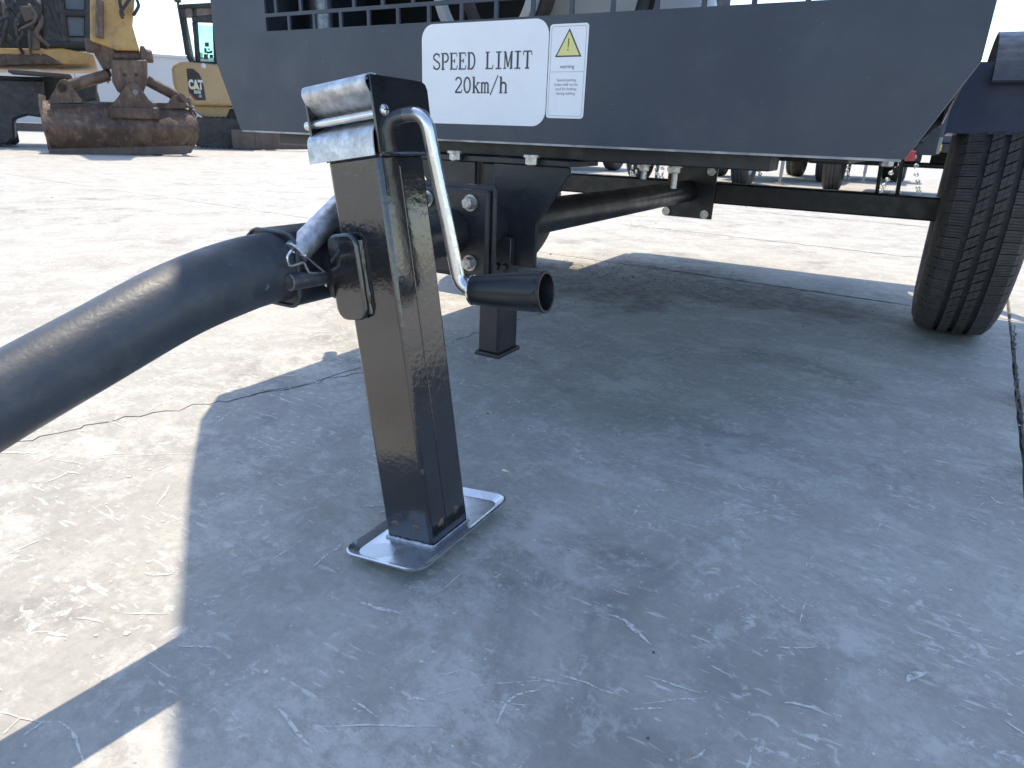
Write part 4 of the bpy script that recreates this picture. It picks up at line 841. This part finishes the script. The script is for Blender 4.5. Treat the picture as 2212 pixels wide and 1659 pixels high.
# ------------------------------------------------------------------ parked trailers beyond
def bg_trailer(base, yaw, kindlabel, redhitch=True, leg='galv', legs=((0.3, -0.78),), HT=0.70):
    t = empty('parked_trailer', Matrix.Translation(base) @ Matrix.Rotation(yaw, 4, 'Z'))
    tag(t, kindlabel, 'trailer', 'trailers parked in rows beyond')
    MB().box(-0.55, 0.55, -0.9, 1.0, 0.52, 1.08).build('body', 'panel', t, bevel=0.01)
    MB().box(-0.5, 0.5, -0.95, 1.0, 0.44, 0.518).build('chassis', 'dark', t, bevel=0.005)
    MB().cyl((-HT, 0, 0.31), (HT, 0, 0.31), 0.028, n=12).build('axle', 'dark', t)
    MB().box(-0.34, 0.10, -0.62, -0.22, 0.345, 0.439).build('tool_box', 'dark', t, bevel=0.01)
    MB().box(0.18, 0.42, 0.35, 0.75, 0.31, 0.439).build('fuel_tank', 'track', t, bevel=0.02)
    for sx in (-1, 1):
        wv = MB(); wv.lathe((sx * HT, 0, 0.31), (1, 0, 0), [(-0.06, 0.18), (-0.088, 0.22), (-0.092, 0.26), (-0.078, 0.298), (-0.052, 0.308), (-0.050, 0.300), (-0.044, 0.300), (-0.042, 0.309), (-0.016, 0.310), (-0.014, 0.302), (-0.006, 0.302), (-0.004, 0.31), (0.022, 0.31), (0.024, 0.302), (0.032, 0.302), (0.034, 0.309), (0.052, 0.308), (0.078, 0.298), (0.092, 0.26), (0.088, 0.22), (0.06, 0.18)], 48, closed=True)
        wo = wv.build('tyre', 'rubber', t, ang=25)
        rm = MB(); o_ = (sx * HT, 0, 0.31)
        rm.lathe(o_, (sx, 0, 0), [(0.0, 0.182), (0.062, 0.186), (0.068, 0.176), (0.05, 0.165), (0.03, 0.15), (0.045, 0.09), (0.05, 0.06), (0.03, 0.05), (0.03, 0.0)], 36)
        ro = rm.build('rim', 'bolt', wo)
        for k_ in range(8):
            a_ = k_ * math.pi / 4; c_ = Vector((sx * (HT + 0.042), 0.118 * math.cos(a_), 0.31 + 0.118 * math.sin(a_)))
            MB().cyl(c_, c_ + Vector((sx * 0.004, 0, 0)), 0.018, n=10).build('rim_slot', 'dark', ro)
        MB().box(min(sx * 0.57, sx * 0.83), max(sx * 0.57, sx * 0.83), -0.36, 0.36, 0.66, 0.68).build('mudguard', 'dark', t)
    MB().tube([(0, -0.9, 0.46), (0, -1.35, 0.40), (0, -1.62, 0.40)], 0.035, 12).build('tow_bar', 'dark', t)
    if redhitch: MB().box(-0.06, 0.06, -1.80, -1.60, 0.37, 0.45).build('hitch', 'red', t, bevel=0.01)
    for lx, ly in legs:
        lg = MB().box(lx - 0.02, lx + 0.02, ly - 0.02, ly + 0.02, 0.11, 0.46).build('stabiliser_leg', leg, t, bevel=0.004)
        MB().box(lx - 0.015, lx + 0.015, ly - 0.015, ly + 0.015, 0.015, 0.11).build('leg_tube', 'bolt', lg)
        MB().box(lx - 0.05, lx + 0.05, ly - 0.05, ly + 0.05, 0.0, 0.015).build('leg_foot', 'bolt', lg)
        MB().box(min(0, lx), max(0, lx), ly - 0.016, ly + 0.016, 0.447, 0.48).build('leg_arm', 'dark', t)
    MB().box(0.14, 0.24, -0.957, -0.951, 0.455, 0.51).build('yellow_label', 'yellow_l', t)
    for sx in (-1, 1):   # safety chain, link by link in one mesh
        ch = MB()
        for i in range(14):
            u_ = i / 13.0; c_ = Vector((sx * (0.05 + 0.10 * math.sin(u_ * 3.1)), -1.62 + 0.35 * u_, 0.40 - 0.30 * math.sin(u_ * math.pi)))
            ax = Vector((1, 0, 0)) if i % 2 else Vector((0.2, 0.5, 0.6))
            ch.lathe(c_, ax, [(-0.004, 0.021), (0.004, 0.021), (0.004, 0.012), (-0.004, 0.012)], 10, closed=True)
        tag(ch.build('safety_chain', 'bolt', t), kind='stuff')
    return t
ya = -YAW
def at_wheel(wx, wy, sx, yaw): 
    d = Matrix.Rotation(yaw, 3, 'Z') @ Vector((sx * 0.70, 0, 0)); return Vector((wx, wy, 0)) - d
def at_wheel2(wx, wy, sx, yaw, ht): return Vector((wx, wy, 0)) - Matrix.Rotation(yaw, 3, 'Z') @ Vector((sx * ht, 0, 0))
def into(base, p): q_ = Matrix.Rotation(-ya, 3, 'Z') @ (Vector((p[0], p[1], 0)) - base); return (q_.x, q_.y)
b1 = at_wheel2(2.47, 7.75, 1, ya, 0.60); b2 = at_wheel(3.45, 7.72, -1, ya)
bg_trailer(b1, ya, 'dark parked trailer with pale rim, near the axle flange plate', True, 'galv', (into(b1, (1.66, 8.5)), into(b1, (3.19, 8.57))), 0.60)
bg_trailer(b2, ya, 'dark parked trailer with red hitch, nearest the trailer tyre', True, 'white_p', (into(b2, (4.13, 7.63)),))
bg_trailer(at_wheel(5.6, 10.4, 1, ya), ya, 'parked trailer with grey legs, standing behind the one with the red hitch', True, 'galv', ((0.3, -0.78), (-0.4, 0.7)))
bg_trailer(at_wheel(2.9, 10.2, -1, ya), ya, 'parked trailer in the second row, behind the one with the pale rim', True, 'white_p', ((-0.3, -0.78),))
bg_trailer(at_wheel(1.40, 10.6, 1, ya), ya, 'parked trailer with hanging safety chain, behind the front gusset', True, 'galv', ((-0.2, -0.78),))
bg_trailer(at_wheel(4.5, 11.6, -1, ya), ya, 'far parked trailer without red hitch, behind the parked row', False, 'dullpin', ((0.2, -0.78),))
bg_trailer(at_wheel(3.6, 14.5, 1, ya), ya, 'farthest parked trailer, small wheels seen under the front row', False, 'dullpin', ((0.0, -0.78),))
